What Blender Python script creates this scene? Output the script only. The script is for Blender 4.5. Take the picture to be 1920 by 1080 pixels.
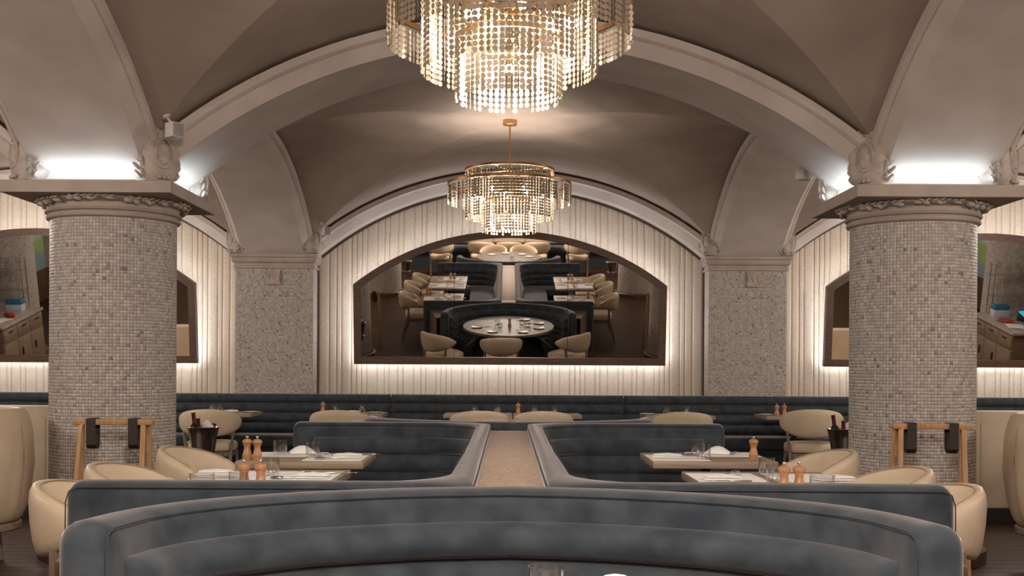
import bpy, bmesh, math, random
import numpy as np
from mathutils import Vector, Matrix, Euler
random.seed(7); RNG = np.random.default_rng(7)
PI = math.pi
S = bpy.context.scene
C = S.collection
for o in list(bpy.data.objects): bpy.data.objects.remove(o)

# ------------------------------------------------------------------ camera, world, exposure, lights
cam = bpy.data.cameras.new('camera'); cam.sensor_width = 36; cam.lens = 40.0
cam.shift_x = 0.0044; cam.shift_y = 0.0763; cam.clip_start = 0.05
camo = bpy.data.objects.new('camera', cam); C.objects.link(camo)
camo.location = (0, 0, 1.28); camo.rotation_euler = (PI/2, -0.0055, 0)
S.camera = camo
S.view_settings.view_transform = 'Standard'; S.view_settings.look = 'None'
S.view_settings.gamma = 1.0; S.view_settings.exposure = 0.15
try: S.view_settings.use_curve_mapping = False
except Exception: pass
w = bpy.data.worlds.new('world'); S.world = w; w.use_nodes = True
w.node_tree.nodes['Background'].inputs[0].default_value = (1.0, 0.93, 0.86, 1)
w.node_tree.nodes['Background'].inputs[1].default_value = 0.25
S.cycles.use_denoising = True
S.cycles.max_bounces = 8; S.cycles.transparent_max_bounces = 24; S.cycles.caustics_reflective = False; S.cycles.caustics_refractive = False
S.cycles.sample_clamp_indirect = 4.0
WARM = (1.0, 0.895, 0.79); COOL = (0.72, 0.89, 1.0); NEUT = (1.0, 0.96, 0.90)
CHANDELIER_W = 66.0; BAY_W = 255.0; UP_W = 1.2; HALO_E = 22.0; BULB_E = 55.0
HX = 0.035                      # x of the hall's middle axis

def lamp(name, kind, loc, power, color, parent=None, **kw):
    d = bpy.data.lights.new(name, kind); d.energy = power; d.color = color
    for k, v in kw.items(): setattr(d, k, v)
    o = bpy.data.objects.new(name, d); C.objects.link(o); o.location = loc
    if parent: o.parent = parent
    return o
# fill lamps added in unseen bays where chandeliers would hang; no fixtures built
for x, y, p in ((HX-5.44, 10.6, .5), (HX+5.44, 10.6, .5), (HX-5.44, 4.98, .5), (HX+5.44, 4.98, .5), (HX, 0.6, 1.5), (HX-5.44, 0.2, .5), (HX+5.44, 0.2, .5)):
    lamp('bay_fill_light', 'POINT', (x, y, 2.70), BAY_W*p, WARM, shadow_soft_size=0.35)

# ------------------------------------------------------------------ materials
def mat(name, col=(.5,.5,.5), rough=.5, metal=0.0, **kw):
    m = bpy.data.materials.new(name); m.use_nodes = True
    b = m.node_tree.nodes['Principled BSDF']
    b.inputs['Base Color'].default_value = (*col, 1); b.inputs['Roughness'].default_value = rough; b.inputs['Metallic'].default_value = metal
    for k, v in kw.items(): b.inputs[k].default_value = v
    return m
def nn(m, t, **kw):
    n = m.node_tree.nodes.new(t)
    for k, v in kw.items(): setattr(n, k, v)
    return n
def noise_col(m, c1, c2, scale=6, detail=4, stretch=(1,1,1), bump=0, bscale=None, lo=.35, hi=.65, rough=None, coord='Object'):
    nt = m.node_tree; b = nt.nodes['Principled BSDF']
    tc = nn(m, 'ShaderNodeTexCoord'); mp = nn(m, 'ShaderNodeMapping'); mp.inputs['Scale'].default_value = stretch
    nz = nn(m, 'ShaderNodeTexNoise'); nz.inputs['Scale'].default_value = scale; nz.inputs['Detail'].default_value = detail
    cr = nn(m, 'ShaderNodeValToRGB'); e = cr.color_ramp.elements
    e[0].position = lo; e[1].position = hi; e[0].color = (*c1, 1); e[1].color = (*c2, 1)
    nt.links.new(tc.outputs[coord], mp.inputs[0]); nt.links.new(mp.outputs[0], nz.inputs['Vector'])
    nt.links.new(nz.outputs['Fac'], cr.inputs[0]); nt.links.new(cr.outputs[0], b.inputs['Base Color'])
    if bump:
        n2 = nz
        if bscale:
            n2 = nn(m, 'ShaderNodeTexNoise'); n2.inputs['Scale'].default_value = bscale; n2.inputs['Detail'].default_value = 3
            nt.links.new(mp.outputs[0], n2.inputs['Vector'])
        bp = nn(m, 'ShaderNodeBump'); bp.inputs['Strength'].default_value = bump; bp.inputs['Distance'].default_value = .01
        nt.links.new(n2.outputs['Fac'], bp.inputs['Height']); nt.links.new(bp.outputs[0], b.inputs['Normal'])
    return m
M = {}
M['plaster'] = noise_col(mat('plaster', rough=.8), (.345,.268,.222), (.405,.318,.266), 2.2, 6, bump=.05, bscale=14, coord='Object')
M['arch'] = noise_col(mat('arch_plaster', rough=.75), (.50,.42,.375), (.58,.50,.45), 3, 6, bump=.08, bscale=20)
M['stone'] = noise_col(mat('painted_stone', rough=.7), (.36,.29,.25), (.43,.355,.31), 5, 5, bump=.1, bscale=30)
M['ornament'] = noise_col(mat('ornament_plaster', rough=.8), (.38,.315,.275), (.50,.425,.37), 14, 4, bump=.5, bscale=60)
M['grout'] = mat('grout', (.42,.375,.34), .9)
m = M['tile'] = mat('marble_tile', rough=.5)
at = nn(m, 'ShaderNodeAttribute'); at.attribute_name = 'tile'
cr = nn(m, 'ShaderNodeValToRGB'); cr.color_ramp.elements[0].position = 0; cr.color_ramp.elements[0].color = (.22,.19,.175,1)
cr.color_ramp.elements[1].position = 1; cr.color_ramp.elements[1].color = (.66,.59,.54,1)
for p, c in ((.012,(.30,.26,.24)), (.05,(.42,.37,.34)), (.35,(.50,.445,.41)), (.75,(.56,.50,.46)), (.93,(.63,.57,.52))):
    e = cr.color_ramp.elements.new(p); e.color = (*c, 1)
nz = nn(m, 'ShaderNodeTexNoise'); nz.inputs['Scale'].default_value = 40; nz.inputs['Detail'].default_value = 5
tcn = nn(m, 'ShaderNodeTexCoord'); m.node_tree.links.new(tcn.outputs['Object'], nz.inputs['Vector'])
mx = nn(m, 'ShaderNodeMix', data_type='RGBA', blend_type='MULTIPLY'); mx.inputs[0].default_value = .2
L = m.node_tree.links
L.new(at.outputs['Fac'], cr.inputs[0]); L.new(cr.outputs[0], mx.inputs[6]); L.new(nz.outputs['Color'], mx.inputs[7])
L.new(mx.outputs[2], m.node_tree.nodes['Principled BSDF'].inputs['Base Color'])
M['panel'] = noise_col(mat('panel_fabric', rough=.85), (.60,.50,.40), (.66,.56,.455), 40, 3, bump=.15, bscale=260)
M['velvet'] = noise_col(mat('slate_velvet', rough=.85, **{'Sheen Weight': .48, 'Sheen Roughness': .4}), (.017,.026,.037), (.054,.068,.083), 9, 7, bump=.12, bscale=16, lo=.34, hi=.74)
M['velvet'].node_tree.nodes['Principled BSDF'].inputs['Sheen Tint'].default_value = (.88,.80,.80,1)
M['piping'] = mat('velvet_piping', (.030,.038,.046), .9)
M['leather'] = noise_col(mat('cream_leather', rough=.48), (.60,.475,.335), (.66,.53,.385), 5, 4, bump=.06, bscale=120)
M['seam'] = mat('leather_seam', (.40,.31,.21), .6)
M['oak'] = noise_col(mat('pale_oak', rough=.45), (.27,.20,.14), (.36,.28,.205), 4, 5, stretch=(1,14,14), bump=.05)
M['chairwood'] = noise_col(mat('grey_oak', rough=.5), (.20,.145,.11), (.28,.21,.165), 6, 5, stretch=(10,10,1))
M['standwood'] = noise_col(mat('honey_oak', rough=.45), (.40,.22,.09), (.52,.30,.14), 6, 5, stretch=(8,8,1.2))
M['walnut'] = noise_col(mat('walnut', rough=.42), (.085,.046,.030), (.125,.070,.046), 5, 5, stretch=(1.5,12,12))
M['trimwood'] = mat('dark_trim', (.06,.038,.026), .5)
M['floor'] = noise_col(mat('floor_oak', rough=.42, **{'Specular IOR Level': .12}), (.030,.016,.010), (.066,.037,.022), 3.5, 6, stretch=(1,9,9), bump=.05)
M['brass'] = mat('aged_brass', (.62,.36,.16), .32, 1.0)
M['steel'] = mat('polished_steel', (.70,.68,.66), .16, 1.0)
M['cutlery'] = mat('cutlery_steel', (.75,.73,.71), .2, 1.0)
M['mill'] = noise_col(mat('mill_beech', rough=.35), (.44,.21,.095), (.54,.28,.14), 8, 4, stretch=(6,6,1))
M['linen'] = noise_col(mat('white_linen', rough=.9), (.87,.855,.84), (.91,.90,.885), 30, 3, bump=.15, bscale=300)
M['paper'] = mat('placemat_paper', (.88,.855,.825), .8)
M['china'] = mat('white_china', (.82,.80,.78), .25)
M['strap'] = mat('dark_leather', (.030,.018,.013), .55)
M['black'] = mat('black_metal', (.015,.014,.014), .4)
M['white'] = mat('white_plastic', (.55,.50,.47), .5)
M['grille'] = mat('speaker_grille', (.30,.25,.24), .7)
M['mirror'] = mat('mirror_glass', (.72,.69,.65), .012, 1.0)
M['blackback'] = mat('light_stop_black', (.02,.02,.02), .8)
M['cab'] = noise_col(mat('cabinet_oak', rough=.5), (.20,.135,.085), (.27,.19,.125), 4, 5, stretch=(1,1,8))
M['counter'] = noise_col(mat('grey_counter', rough=.4), (.34,.31,.28), (.44,.41,.38), 8, 5)
M['blue'] = mat('blue_card', (.02,.16,.30), .5)
M['boxwhite'] = mat('pale_card', (.52,.54,.60), .6)
M['red'] = mat('red_wrap', (.45,.04,.025), .35)
M['foil'] = mat('wine_foil', (.16,.035,.05), .35, .4)
M['foilgold'] = mat('pale_foil', (.75,.66,.58), .3, .7)
M['bottle'] = mat('green_bottle', (.015,.035,.018), .1)
M['dark_top'] = noise_col(mat('stone_tabletop', rough=.5), (.115,.095,.08), (.19,.16,.135), 9, 6)
# woven metallic strip
m = M['woven'] = mat('woven_copper', (.55,.42,.33), .62, .12)
tcn = nn(m, 'ShaderNodeTexCoord'); mp = nn(m, 'ShaderNodeMapping'); mp.inputs['Scale'].default_value = (6, 42, 6)
nz = nn(m, 'ShaderNodeTexNoise'); nz.inputs['Scale'].default_value = 3; nz.inputs['Detail'].default_value = 6; nz.inputs['Roughness'].default_value = .7
n2 = nn(m, 'ShaderNodeTexNoise'); n2.inputs['Scale'].default_value = 70; n2.inputs['Detail'].default_value = 2
cr = nn(m, 'ShaderNodeValToRGB'); cr.color_ramp.elements[0].position = .34; cr.color_ramp.elements[1].position = .66; cr.color_ramp.elements[0].color = (.24,.16,.115,1); cr.color_ramp.elements[1].color = (.60,.455,.36,1)
ad = nn(m, 'ShaderNodeMath', operation='MULTIPLY_ADD'); ad.inputs[1].default_value = .55; a2 = nn(m, 'ShaderNodeMath', operation='MULTIPLY'); a2.inputs[1].default_value = .45
bp = nn(m, 'ShaderNodeBump'); bp.inputs['Strength'].default_value = .9; bp.inputs['Distance'].default_value = .006
L = m.node_tree.links; b = m.node_tree.nodes['Principled BSDF']
L.new(tcn.outputs['Object'], mp.inputs[0]); L.new(mp.outputs[0], nz.inputs['Vector']); L.new(tcn.outputs['Object'], n2.inputs['Vector'])
L.new(nz.outputs['Fac'], ad.inputs[0]); L.new(n2.outputs['Fac'], a2.inputs[0]); L.new(a2.outputs[0], ad.inputs[2]); L.new(ad.outputs[0], cr.inputs[0]); L.new(cr.outputs[0], b.inputs['Base Color'])
L.new(ad.outputs[0], bp.inputs['Height']); L.new(bp.outputs[0], b.inputs['Normal'])
# thin clear glass: see-through with a Fresnel reflection
m = M['glass'] = bpy.data.materials.new('clear_glass'); m.use_nodes = True; m.node_tree.nodes.clear()
out = nn(m, 'ShaderNodeOutputMaterial'); tr = nn(m, 'ShaderNodeBsdfTransparent'); gl = nn(m, 'ShaderNodeBsdfGlossy'); mxs = nn(m, 'ShaderNodeMixShader'); fr = nn(m, 'ShaderNodeLayerWeight')
tr.inputs[0].default_value = (.97,.97,.965,1); gl.inputs['Roughness'].default_value = .03; fr.inputs['Blend'].default_value = .5; pw = nn(m, 'ShaderNodeMath', operation='POWER'); pw.inputs[1].default_value = 2.4; ml_ = nn(m, 'ShaderNodeMath', operation='MULTIPLY_ADD'); ml_.inputs[1].default_value = .75; ml_.inputs[2].default_value = .07
L = m.node_tree.links; L.new(fr.outputs['Facing'], pw.inputs[0]); L.new(pw.outputs[0], ml_.inputs[0]); L.new(ml_.outputs[0], mxs.inputs[0]); L.new(tr.outputs[0], mxs.inputs[1]); L.new(gl.outputs[0], mxs.inputs[2]); L.new(mxs.outputs[0], out.inputs[0])
# capiz shell: translucent, a little pearly
m = M['capiz'] = bpy.data.materials.new('capiz_shell'); m.use_nodes = True; m.node_tree.nodes.clear()
out = nn(m, 'ShaderNodeOutputMaterial'); df = nn(m, 'ShaderNodeBsdfDiffuse'); tl = nn(m, 'ShaderNodeBsdfTranslucent'); gl = nn(m, 'ShaderNodeBsdfGlossy'); m1 = nn(m, 'ShaderNodeMixShader'); m2 = nn(m, 'ShaderNodeMixShader')
df.inputs[0].default_value = (.50,.395,.28,1); tl.inputs[0].default_value = (.24,.21,.165,1); gl.inputs['Roughness'].default_value = .25; m1.inputs[0].default_value = .42; m2.inputs[0].default_value = .08
L = m.node_tree.links; L.new(df.outputs[0], m1.inputs[1]); L.new(tl.outputs[0], m1.inputs[2]); L.new(m1.outputs[0], m2.inputs[1]); L.new(gl.outputs[0], m2.inputs[2]); L.new(m2.outputs[0], out.inputs[0])
def emis(name, col, s):
    m = bpy.data.materials.new(name); m.use_nodes = True; m.node_tree.nodes.clear()
    out = nn(m, 'ShaderNodeOutputMaterial'); e = nn(m, 'ShaderNodeEmission'); e.inputs[0].default_value = (*col, 1); e.inputs[1].default_value = s
    m.node_tree.links.new(e.outputs[0], out.inputs[0]); return m
M['bulb'] = emis('lit_bulb', (1, .93, .82), BULB_E)
M['led'] = emis('led_strip', (.95, .97, 1.0), HALO_E)
M['screen'] = emis('lit_screen', (.03, .45, .70), 1.2)
m = M['painting'] = emis('glowing_picture', (1, 1, 1), .8)  # no lamp behind it: its lit look is an added glow, palest on top
tcn = nn(m, 'ShaderNodeTexCoord'); sp = nn(m, 'ShaderNodeSeparateXYZ'); cr = nn(m, 'ShaderNodeValToRGB'); nz = nn(m, 'ShaderNodeTexNoise'); nz.inputs['Scale'].default_value = 4
ad = nn(m, 'ShaderNodeMath', operation='MULTIPLY_ADD'); ad.inputs[1].default_value = .35
e = cr.color_ramp.elements; e[0].color = (.10,.13,.12,1); e[1].color = (.62,.68,.78,1)
for p, c in ((.35,(.13,.16,.16)), (.45,(.20,.22,.05)), (.58,(.19,.22,.09)), (.68,(.32,.36,.40))):
    q = e.new(p); q.color = (*c, 1)
L = m.node_tree.links; L.new(tcn.outputs['Generated'], sp.inputs[0]); L.new(tcn.outputs['Generated'], nz.inputs['Vector']); L.new(nz.outputs['Fac'], ad.inputs[0]); L.new(sp.outputs['Z'], ad.inputs[2])
L.new(ad.outputs[0], cr.inputs[0]); L.new(cr.outputs[0], [x for x in m.node_tree.nodes if x.type == 'EMISSION'][0].inputs[0])

# ------------------------------------------------------------------ builders
def obj(name, me, material, parent=None):
    o = bpy.data.objects.new(name, me); C.objects.link(o)
    if material and not me.materials: me.materials.append(material)
    if parent: o.parent = parent
    return o
def pyd(name, V, F, material, parent=None, smooth=False):
    me = bpy.data.meshes.new(name); me.from_pydata([tuple(v) for v in V], [], F); me.update()
    if smooth: me.polygons.foreach_set('use_smooth', [True]*len(me.polygons))
    return obj(name, me, material, parent)
def autosmooth(o, ang=40):
    me = o.data; bm = bmesh.new(); bm.from_mesh(me); bmesh.ops.recalc_face_normals(bm, faces=bm.faces)
    for f in bm.faces: f.smooth = True
    for e in bm.edges:
        if len(e.link_faces) == 2 and e.calc_face_angle(0) > math.radians(ang): e.smooth = False
    bm.to_mesh(me); bm.free(); return o
def bmo(name, bm, material, parent=None, ang=40):
    bmesh.ops.recalc_face_normals(bm, faces=bm.faces)
    me = bpy.data.meshes.new(name); bm.to_mesh(me); bm.free()
    o = obj(name, me, material, parent); return autosmooth(o, ang)
def bx(bm, c, s, bev=0, rot=None, seg=2):
    r = bmesh.ops.create_cube(bm, size=1.0); vs = r['verts']
    mt = Matrix.Translation(c) @ (rot.to_4x4() if rot else Matrix()) @ Matrix.Diagonal((*s, 1))
    bmesh.ops.transform(bm, matrix=mt, verts=vs)
    if bev:
        es = list({e for v in vs for e in v.link_edges}); bmesh.ops.bevel(bm, geom=es, offset=bev, segments=seg, affect='EDGES', profile=.5)
def box(name, c, s, material, parent=None, bev=0, rot=None, seg=2):
    bm = bmesh.new(); bx(bm, c, s, bev, rot, seg); return bmo(name, bm, material, parent)
def bar(bm, p, q, r1, r2=None, seg=10, flat=1.0):
    p = Vector(p); q = Vector(q); r2 = r1 if r2 is None else r2; d = q-p
    mt = Matrix.Translation((p+q)/2) @ d.to_track_quat('Z', 'Y').to_matrix().to_4x4() @ Matrix.Diagonal((1, flat, 1, 1))
    bmesh.ops.create_cone(bm, cap_ends=True, segments=seg, radius1=r1, radius2=r2, depth=d.length, matrix=mt)
def lathe(name, prof, material, parent=None, seg=20, ang=35, loc=None, closed=False):
    V = []; F = []; n = len(prof)
    for r, z in prof:
        for k in range(seg):
            a = 2*PI*k/seg; V.append((r*math.cos(a), r*math.sin(a), z))
    for i in range(n-1):
        for k in range(seg):
            F.append((i*seg+k, i*seg+(k+1) % seg, (i+1)*seg+(k+1) % seg, (i+1)*seg+k))
    F.append(tuple(range(seg))); F.append(tuple((n-1)*seg+k for k in range(seg)))
    if prof[0][0] < 1e-5: pass
    o = pyd(name, V, F, material, parent)
    bm = bmesh.new(); bm.from_mesh(o.data); bmesh.ops.remove_doubles(bm, verts=bm.verts, dist=1e-5); bm.to_mesh(o.data); bm.free()
    autosmooth(o, ang)
    if loc: o.location = loc
    return o
def tube(name, pts, r, material, parent=None, seg=6, closed=False):
    V = []; F = []; n = len(pts); P = [Vector(p) for p in pts]
    for i, p in enumerate(P):
        a = P[(i-1) % n] if (closed or i > 0) else p; b = P[(i+1) % n] if (closed or i < n-1) else p
        t = (b-a).normalized(); u = t.cross(Vector((0, 0, 1)))
        if u.length < 1e-3: u = t.cross(Vector((1, 0, 0)))
        u.normalize(); v = t.cross(u)
        for k in range(seg):
            g = 2*PI*k/seg; V.append(p + u*(r*math.cos(g)) + v*(r*math.sin(g)))
    for i in range(n if closed else n-1):
        j = (i+1) % n
        for k in range(seg): F.append((i*seg+k, i*seg+(k+1) % seg, j*seg+(k+1) % seg, j*seg+k))
    if not closed: F.append(tuple(range(seg))); F.append(tuple((n-1)*seg+k for k in range(seg)))
    return autosmooth(pyd(name, V, F, material, parent), 50)
def loft(name, rings, material, parent=None, cap=True, ang=45, closed=False):
    n = len(rings[0]); V = [v for r in rings for v in r]; F = []
    K = len(rings)
    for i in range(K if closed else K-1):
        j = (i+1) % K
        for k in range(n): F.append((i*n+k, i*n+(k+1) % n, j*n+(k+1) % n, j*n+k))
    if cap and not closed: F.append(tuple(range(n))); F.append(tuple((K-1)*n+k for k in range(n)))
    return autosmooth(pyd(name, V, F, material, parent), ang)
def tag(o, label, cat=None, group=None, kind=None):
    o['label'] = label
    if cat: o['category'] = cat
    if group: o['group'] = group
    if kind: o['kind'] = kind
    return o
def thing(name, label, cat, loc=(0, 0, 0), rz=0, group=None, kind=None):
    o = bpy.data.objects.new(name, None); C.objects.link(o); o.location = loc; o.rotation_euler = (0, 0, rz); o.empty_display_size = .1
    return tag(o, label, cat, group, kind)
KIDS = {}
def dup(root, loc, rz, label, group=None):
    def rec(o, par):
        c = o.copy(); C.objects.link(c)
        if par: c.parent = par
        for ch in list(o.children): rec(ch, c)
        return c
    r = rec(root, None); r.location = loc; r.rotation_euler = (0, 0, rz); r['label'] = label
    if group: r['group'] = group
    return r
def placer(first):
    used = [False]
    def f(loc, rz, label, group=None):
        if not used[0]:
            used[0] = True; first.location = loc; first.rotation_euler = (0, 0, rz); first['label'] = label
            if group: first['group'] = group
            return first
        return dup(first, loc, rz, label, group)
    return f

# ------------------------------------------------------------------ floor and walls
XW = 9.5; Y0 = -1.55; YW = 13.40; ZT = 3.75
flo = box('floor', (0, (Y0+YW)/2, -.06), (2*XW, YW-Y0, .10), M['trimwood']); tag(flo, 'dark glossy wooden plank floor of the dining room', 'floor', kind='structure')
pm = {}
def plank_mesh(L):
    k = round(L, 2)
    if k not in pm:
        bm = bmesh.new(); bx(bm, (0, 0, -.005), (L, .147, .010), .0015, seg=1); me = bpy.data.meshes.new('plank'); bmesh.ops.recalc_face_normals(bm, faces=bm.faces); bm.to_mesh(me); bm.free(); me.materials.append(M['floor']); pm[k] = me
    return pm[k]
near = []; far = []
row = 0; y = Y0+.075
while y < YW:
    x = -XW - random.random()*1.2
    while x < XW:
        Lp = random.choice((1.1, 1.5, 1.9)); a = max(x, -XW); b = min(x+Lp, XW)
        if b-a > .12:
            cx = (a+b)/2
            vis = 1.3 < abs(cx) < 4.6 and 3.0 < y < 11.6
            (near if vis else far).append((a, b, y))
        x += Lp
    y += .15
near.sort(key=lambda t: abs(t[2]-7)); far += near[298:]; near = near[:298]
for a, b, y in near:
    o = bpy.data.objects.new('plank', plank_mesh(round(b-a-.003, 2))); C.objects.link(o); o.parent = flo; o.location = ((a+b)/2, y, 0)
V = []; F = []
for a, b, y in far:
    i = len(V); a += .0015; b -= .0015; c, d = y-.0735, y+.0735
    V += [(a, c, -.01), (b, c, -.01), (b, d, -.01), (a, d, -.01), (a, c, 0), (b, c, 0), (b, d, 0), (a, d, 0)]
    F += [(i+4, i+5, i+6, i+7), (i, i+1, i+5, i+4), (i+1, i+2, i+6, i+5), (i+2, i+3, i+7, i+6), (i+3, i, i+4, i+7)]
o = pyd('floorboards', V, F, M['floor'], flo); o['kind'] = 'stuff'

def p_in(x, R=3.47, cz=-.10):   # arch profile
    return cz + math.sqrt(max(R*R-x*x, 0.0))
wb = box('wall_back', (0, YW+.05, ZT/2), (2*XW, .10, ZT), M['stone']); tag(wb, 'far wall with cream upholstered vertical panels under three arches', 'wall', kind='structure')
for n, x in (('wall_left', -XW-.05), ('wall_right', XW+.05)):
    tag(box(n, (x, (Y0+YW)/2, ZT/2), (.10, YW-Y0+.2, ZT), M['stone']), 'plain side wall beyond the %s aisle' % n[5:], 'wall', kind='structure')
tag(box('wall_front', (0, Y0-.05, ZT/2), (2*XW, .10, ZT), M['stone']), 'wall behind the camera, seen only in the mirrors', 'wall', kind='structure')
# upholstered vertical panels, each of its own width, cut by the arch
def panel(x0, x1, cx, mx=10):
    wd = x1-x0; V = []; F = []
    for i in range(mx+1):
        t = (.5-.5*math.cos(PI*i/mx)); x = x0 + t*wd; bul = .011*(1-abs(2*t-1)**7)
        top = p_in(min(abs(x-cx), 2.29)) + .02
        for z in (.40, top): V.append((x, YW-.004-bul, z))
        V.append((x, YW, top)); V.append((x, YW, .40))
    for i in range(mx):
        a = i*4; b = a+4
        F += [(a, b, b+1, a+1), (a+1, b+1, b+2, a+2), (a+3, a, b, b+3)[::-1]]
    o = pyd('panel', V, F, M['panel'], wb); return autosmooth(o, 50)
PATS = [.127, .088, .055, .120, .060, .060, .062, .125, .085, .055, .105, .06]
for cx in (HX-5.44, HX, HX+5.44):
    ws = []; s = 0
    k = 0
    while s < 2.262:
        wv_ = PATS[k % len(PATS)]; ws.append(wv_); s += wv_; k += 1
    ws = [v*2.262/s for v in ws]
    x = cx-2.262
    for v in ws + ws[::-1]:
        panel(x+.0007, x+v-.0007, cx); x += v
# thin dark wood trim round each panelled arch
def arch_trim(cx):
    pts = [(-2.275, .3)] + [(2.275*math.sin(t)/math.sin(1.0)*1, 0) for t in ()]
    pts += [(-2.275, z) for z in (1.2, 2.2)]
    for i in range(41):
        x = -2.275 + 4.55*i/40; pts.append((x, p_in(x)-.012))
    pts += [(2.275, z) for z in (2.2, 1.2, .3)]
    rings = []
    for i, (x, z) in enumerate(pts):
        a = Vector(pts[max(i-1, 0)]); b = Vector(pts[min(i+1, len(pts)-1)]); t = (b-a).normalized(); nv = Vector((t.y, -t.x)) * .018
        rings.append([(cx+x-nv.x, YW-.05, z-nv.y), (cx+x+nv.x, YW-.05, z+nv.y), (cx+x+nv.x, YW, z+nv.y), (cx+x-nv.x, YW, z-nv.y)])
    return loft('trim', rings, M['trimwood'], wb, ang=25)
for cx in (HX-5.44, HX, HX+5.44): arch_trim(cx)

# ------------------------------------------------------------------ ceiling: groin vaults and arches
ceil = thing('ceiling', 'taupe plaster groin vaults carried on broad moulded arches', 'ceiling', kind='structure')
box('light_seal_slab', (0, (Y0+YW)/2, ZT+.05), (2*XW+.2, YW-Y0+.2, .10), M['plaster'], ceil)  # unseen slab added above the vaults to seal out light
RO = 3.648
def vault_mesh(hx, hy):
    V = []; F = []; N = 22; K = 24
    for ax in range(2):
        for sg in (-1, 1):
            base = len(V)
            for i in range(N+1):
                s = (i/N)*2.43*sg
                for k in range(K+1):
                    t = -1+2*k/K; u = s; v = s*t
                    z = -.10 + math.sqrt(RO*RO - (abs(v))**2) if True else 0
                    p = (u, v) if ax == 0 else (v, u)
                    V.append((p[0]*hx/2.29, p[1]*hy/2.29, z))
            for i in range(N):
                for k in range(K):
                    a = base+i*(K+1)+k; F.append((a, a+1, a+K+2, a+K+1))
    me = bpy.data.meshes.new('vault'); me.from_pydata(V, [], F); me.update()
    me.polygons.foreach_set('use_smooth', [True]*len(me.polygons)); me.materials.append(M['plaster']); return me
ROWS = [((8.13+13.07)/2, 2.47), ((2.69+7.27)/2, 2.29), ((Y0+.05+1.83)/2, (1.83-Y0-.05)/2)]
for yc, hy in ROWS:
    me = vault_mesh(2.29, hy)
    for cx in (HX-5.44, HX, HX+5.44):
        o = bpy.data.objects.new('vault', me); C.objects.link(o); o.parent = ceil; o.location = (cx, yc, 0)
AP = {}
def arch(axis, cx, cy, w0, w1, hu=2.29, faces=(1, 1)):
    """an arch spanning along x (axis 0) or y (axis 1) with a moulded rim on each face"""
    key = (axis, round(w0, 3), round(w1, 3), round(hu, 3), faces)
    if key not in AP:
        R = 3.47; f = hu/2.29; A = math.asin(2.33/R); N = 40
        c0 = .075*faces[0]; c1 = .075*faces[1]; g0 = .10*faces[0]; g1 = .10*faces[1]
        body = [(w0+g0, R+.42), (w0+g0, R+.14), (w0, R+.14), (w0, R+.10), (w0+c0, R), (w1-c1, R), (w1, R+.10), (w1, R+.14), (w1-g1, R+.14), (w1-g1, R+.42)]
        def rings(prof):
            out = []
            for i in range(N+1):
                a = -A+2*A*i/N; rg = []
                for ww, r in prof:
                    u = r*math.sin(a)*f; z = -.10+r*math.cos(a); rg.append((u, ww, z) if axis == 0 else (ww, u, z))
                out.append(rg)
            return out
        o = loft('arch', rings(body), M['arch'], None, ang=12); bodyme = o.data; bpy.data.objects.remove(o)
        mm = []
        for fc, ww, sg in ((faces[0], w0, -1), (faces[1], w1, 1)):
            if not fc: continue
            pr = [(ww, R+.085), (ww+sg*.008, R+.09), (ww+sg*.026, R+.098), (ww+sg*.026, R+.148), (ww+sg*.012, R+.152), (ww-sg*.01, R+.152), (ww-sg*.01, R+.085)]
            o = loft('molding', rings(pr), M['arch'], None, ang=30); mm.append(o.data); bpy.data.objects.remove(o)
        AP[key] = (bodyme, mm)
    bodyme, mm = AP[key]
    o = bpy.data.objects.new('arch', bodyme); C.objects.link(o); o.parent = ceil; o.location = (cx, cy, 0)
    for q in mm:
        d = bpy.data.objects.new('molding', q); C.objects.link(d); d.parent = o
for cx in (HX-5.44, HX, HX+5.44):
    arch(0, cx, 7.7, -.43, .43); arch(0, cx, 2.26, -.43, .43)
    arch(0, cx, 13.07, 0, .345, faces=(1, 0)); arch(0, cx, Y0, 0, .06, faces=(0, 1))
for cx in (HX-8.16, HX-2.72, HX+2.72, HX+8.16):
    for yc, hy in ROWS: arch(1, cx, yc, -.43, .43, hu=hy)

# ------------------------------------------------------------------ columns
def tiles(name, gen, parent):
    """gen: list of (origin, u, v, nrm) arrays -> square tiles standing proud of the grout, one mesh"""
    P, U, Vv, N = gen; n = len(P)
    g = .0012; s = .0215/2
    jit = RNG.uniform(0, .0004, n)[:, None]
    cor = [(-1, -1), (1, -1), (1, 1), (-1, 1)]
    top = [P + U*(a*(s-g)) + Vv*(b*(s-g)) + N*(.0016+jit) for a, b in cor]
    bot = [P + U*(a*(s-g*.4)) + Vv*(b*(s-g*.4)) for a, b in cor]
    VV = np.stack(top+bot, 1).reshape(-1, 3)
    base = (np.arange(n)*8)[:, None]
    fs = np.concatenate([base+np.array(q) for q in ((0, 1, 2, 3), (4, 5, 1, 0), (5, 6, 2, 1), (6, 7, 3, 2), (7, 4, 0, 3))], 0).reshape(5, n, 4).transpose(1, 0, 2).reshape(-1, 4)
    me = bpy.data.meshes.new(name); me.vertices.add(len(VV)); me.vertices.foreach_set('co', VV.ravel())
    nf = len(fs); me.loops.add(nf*4); me.loops.foreach_set('vertex_index', fs.ravel().astype(np.int32))
    me.polygons.add(nf); me.polygons.foreach_set('loop_start', np.arange(nf)*4); me.update(calc_edges=True)
    at_ = me.attributes.new('tile', 'FLOAT', 'FACE'); at_.data.foreach_set('value', np.repeat(RNG.uniform(0, 1, n), 5))
    me.materials.append(M['tile'])
    if parent is None: return me
    o = obj(name, me, None, parent); o['kind'] = 'stuff'; return o
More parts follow.
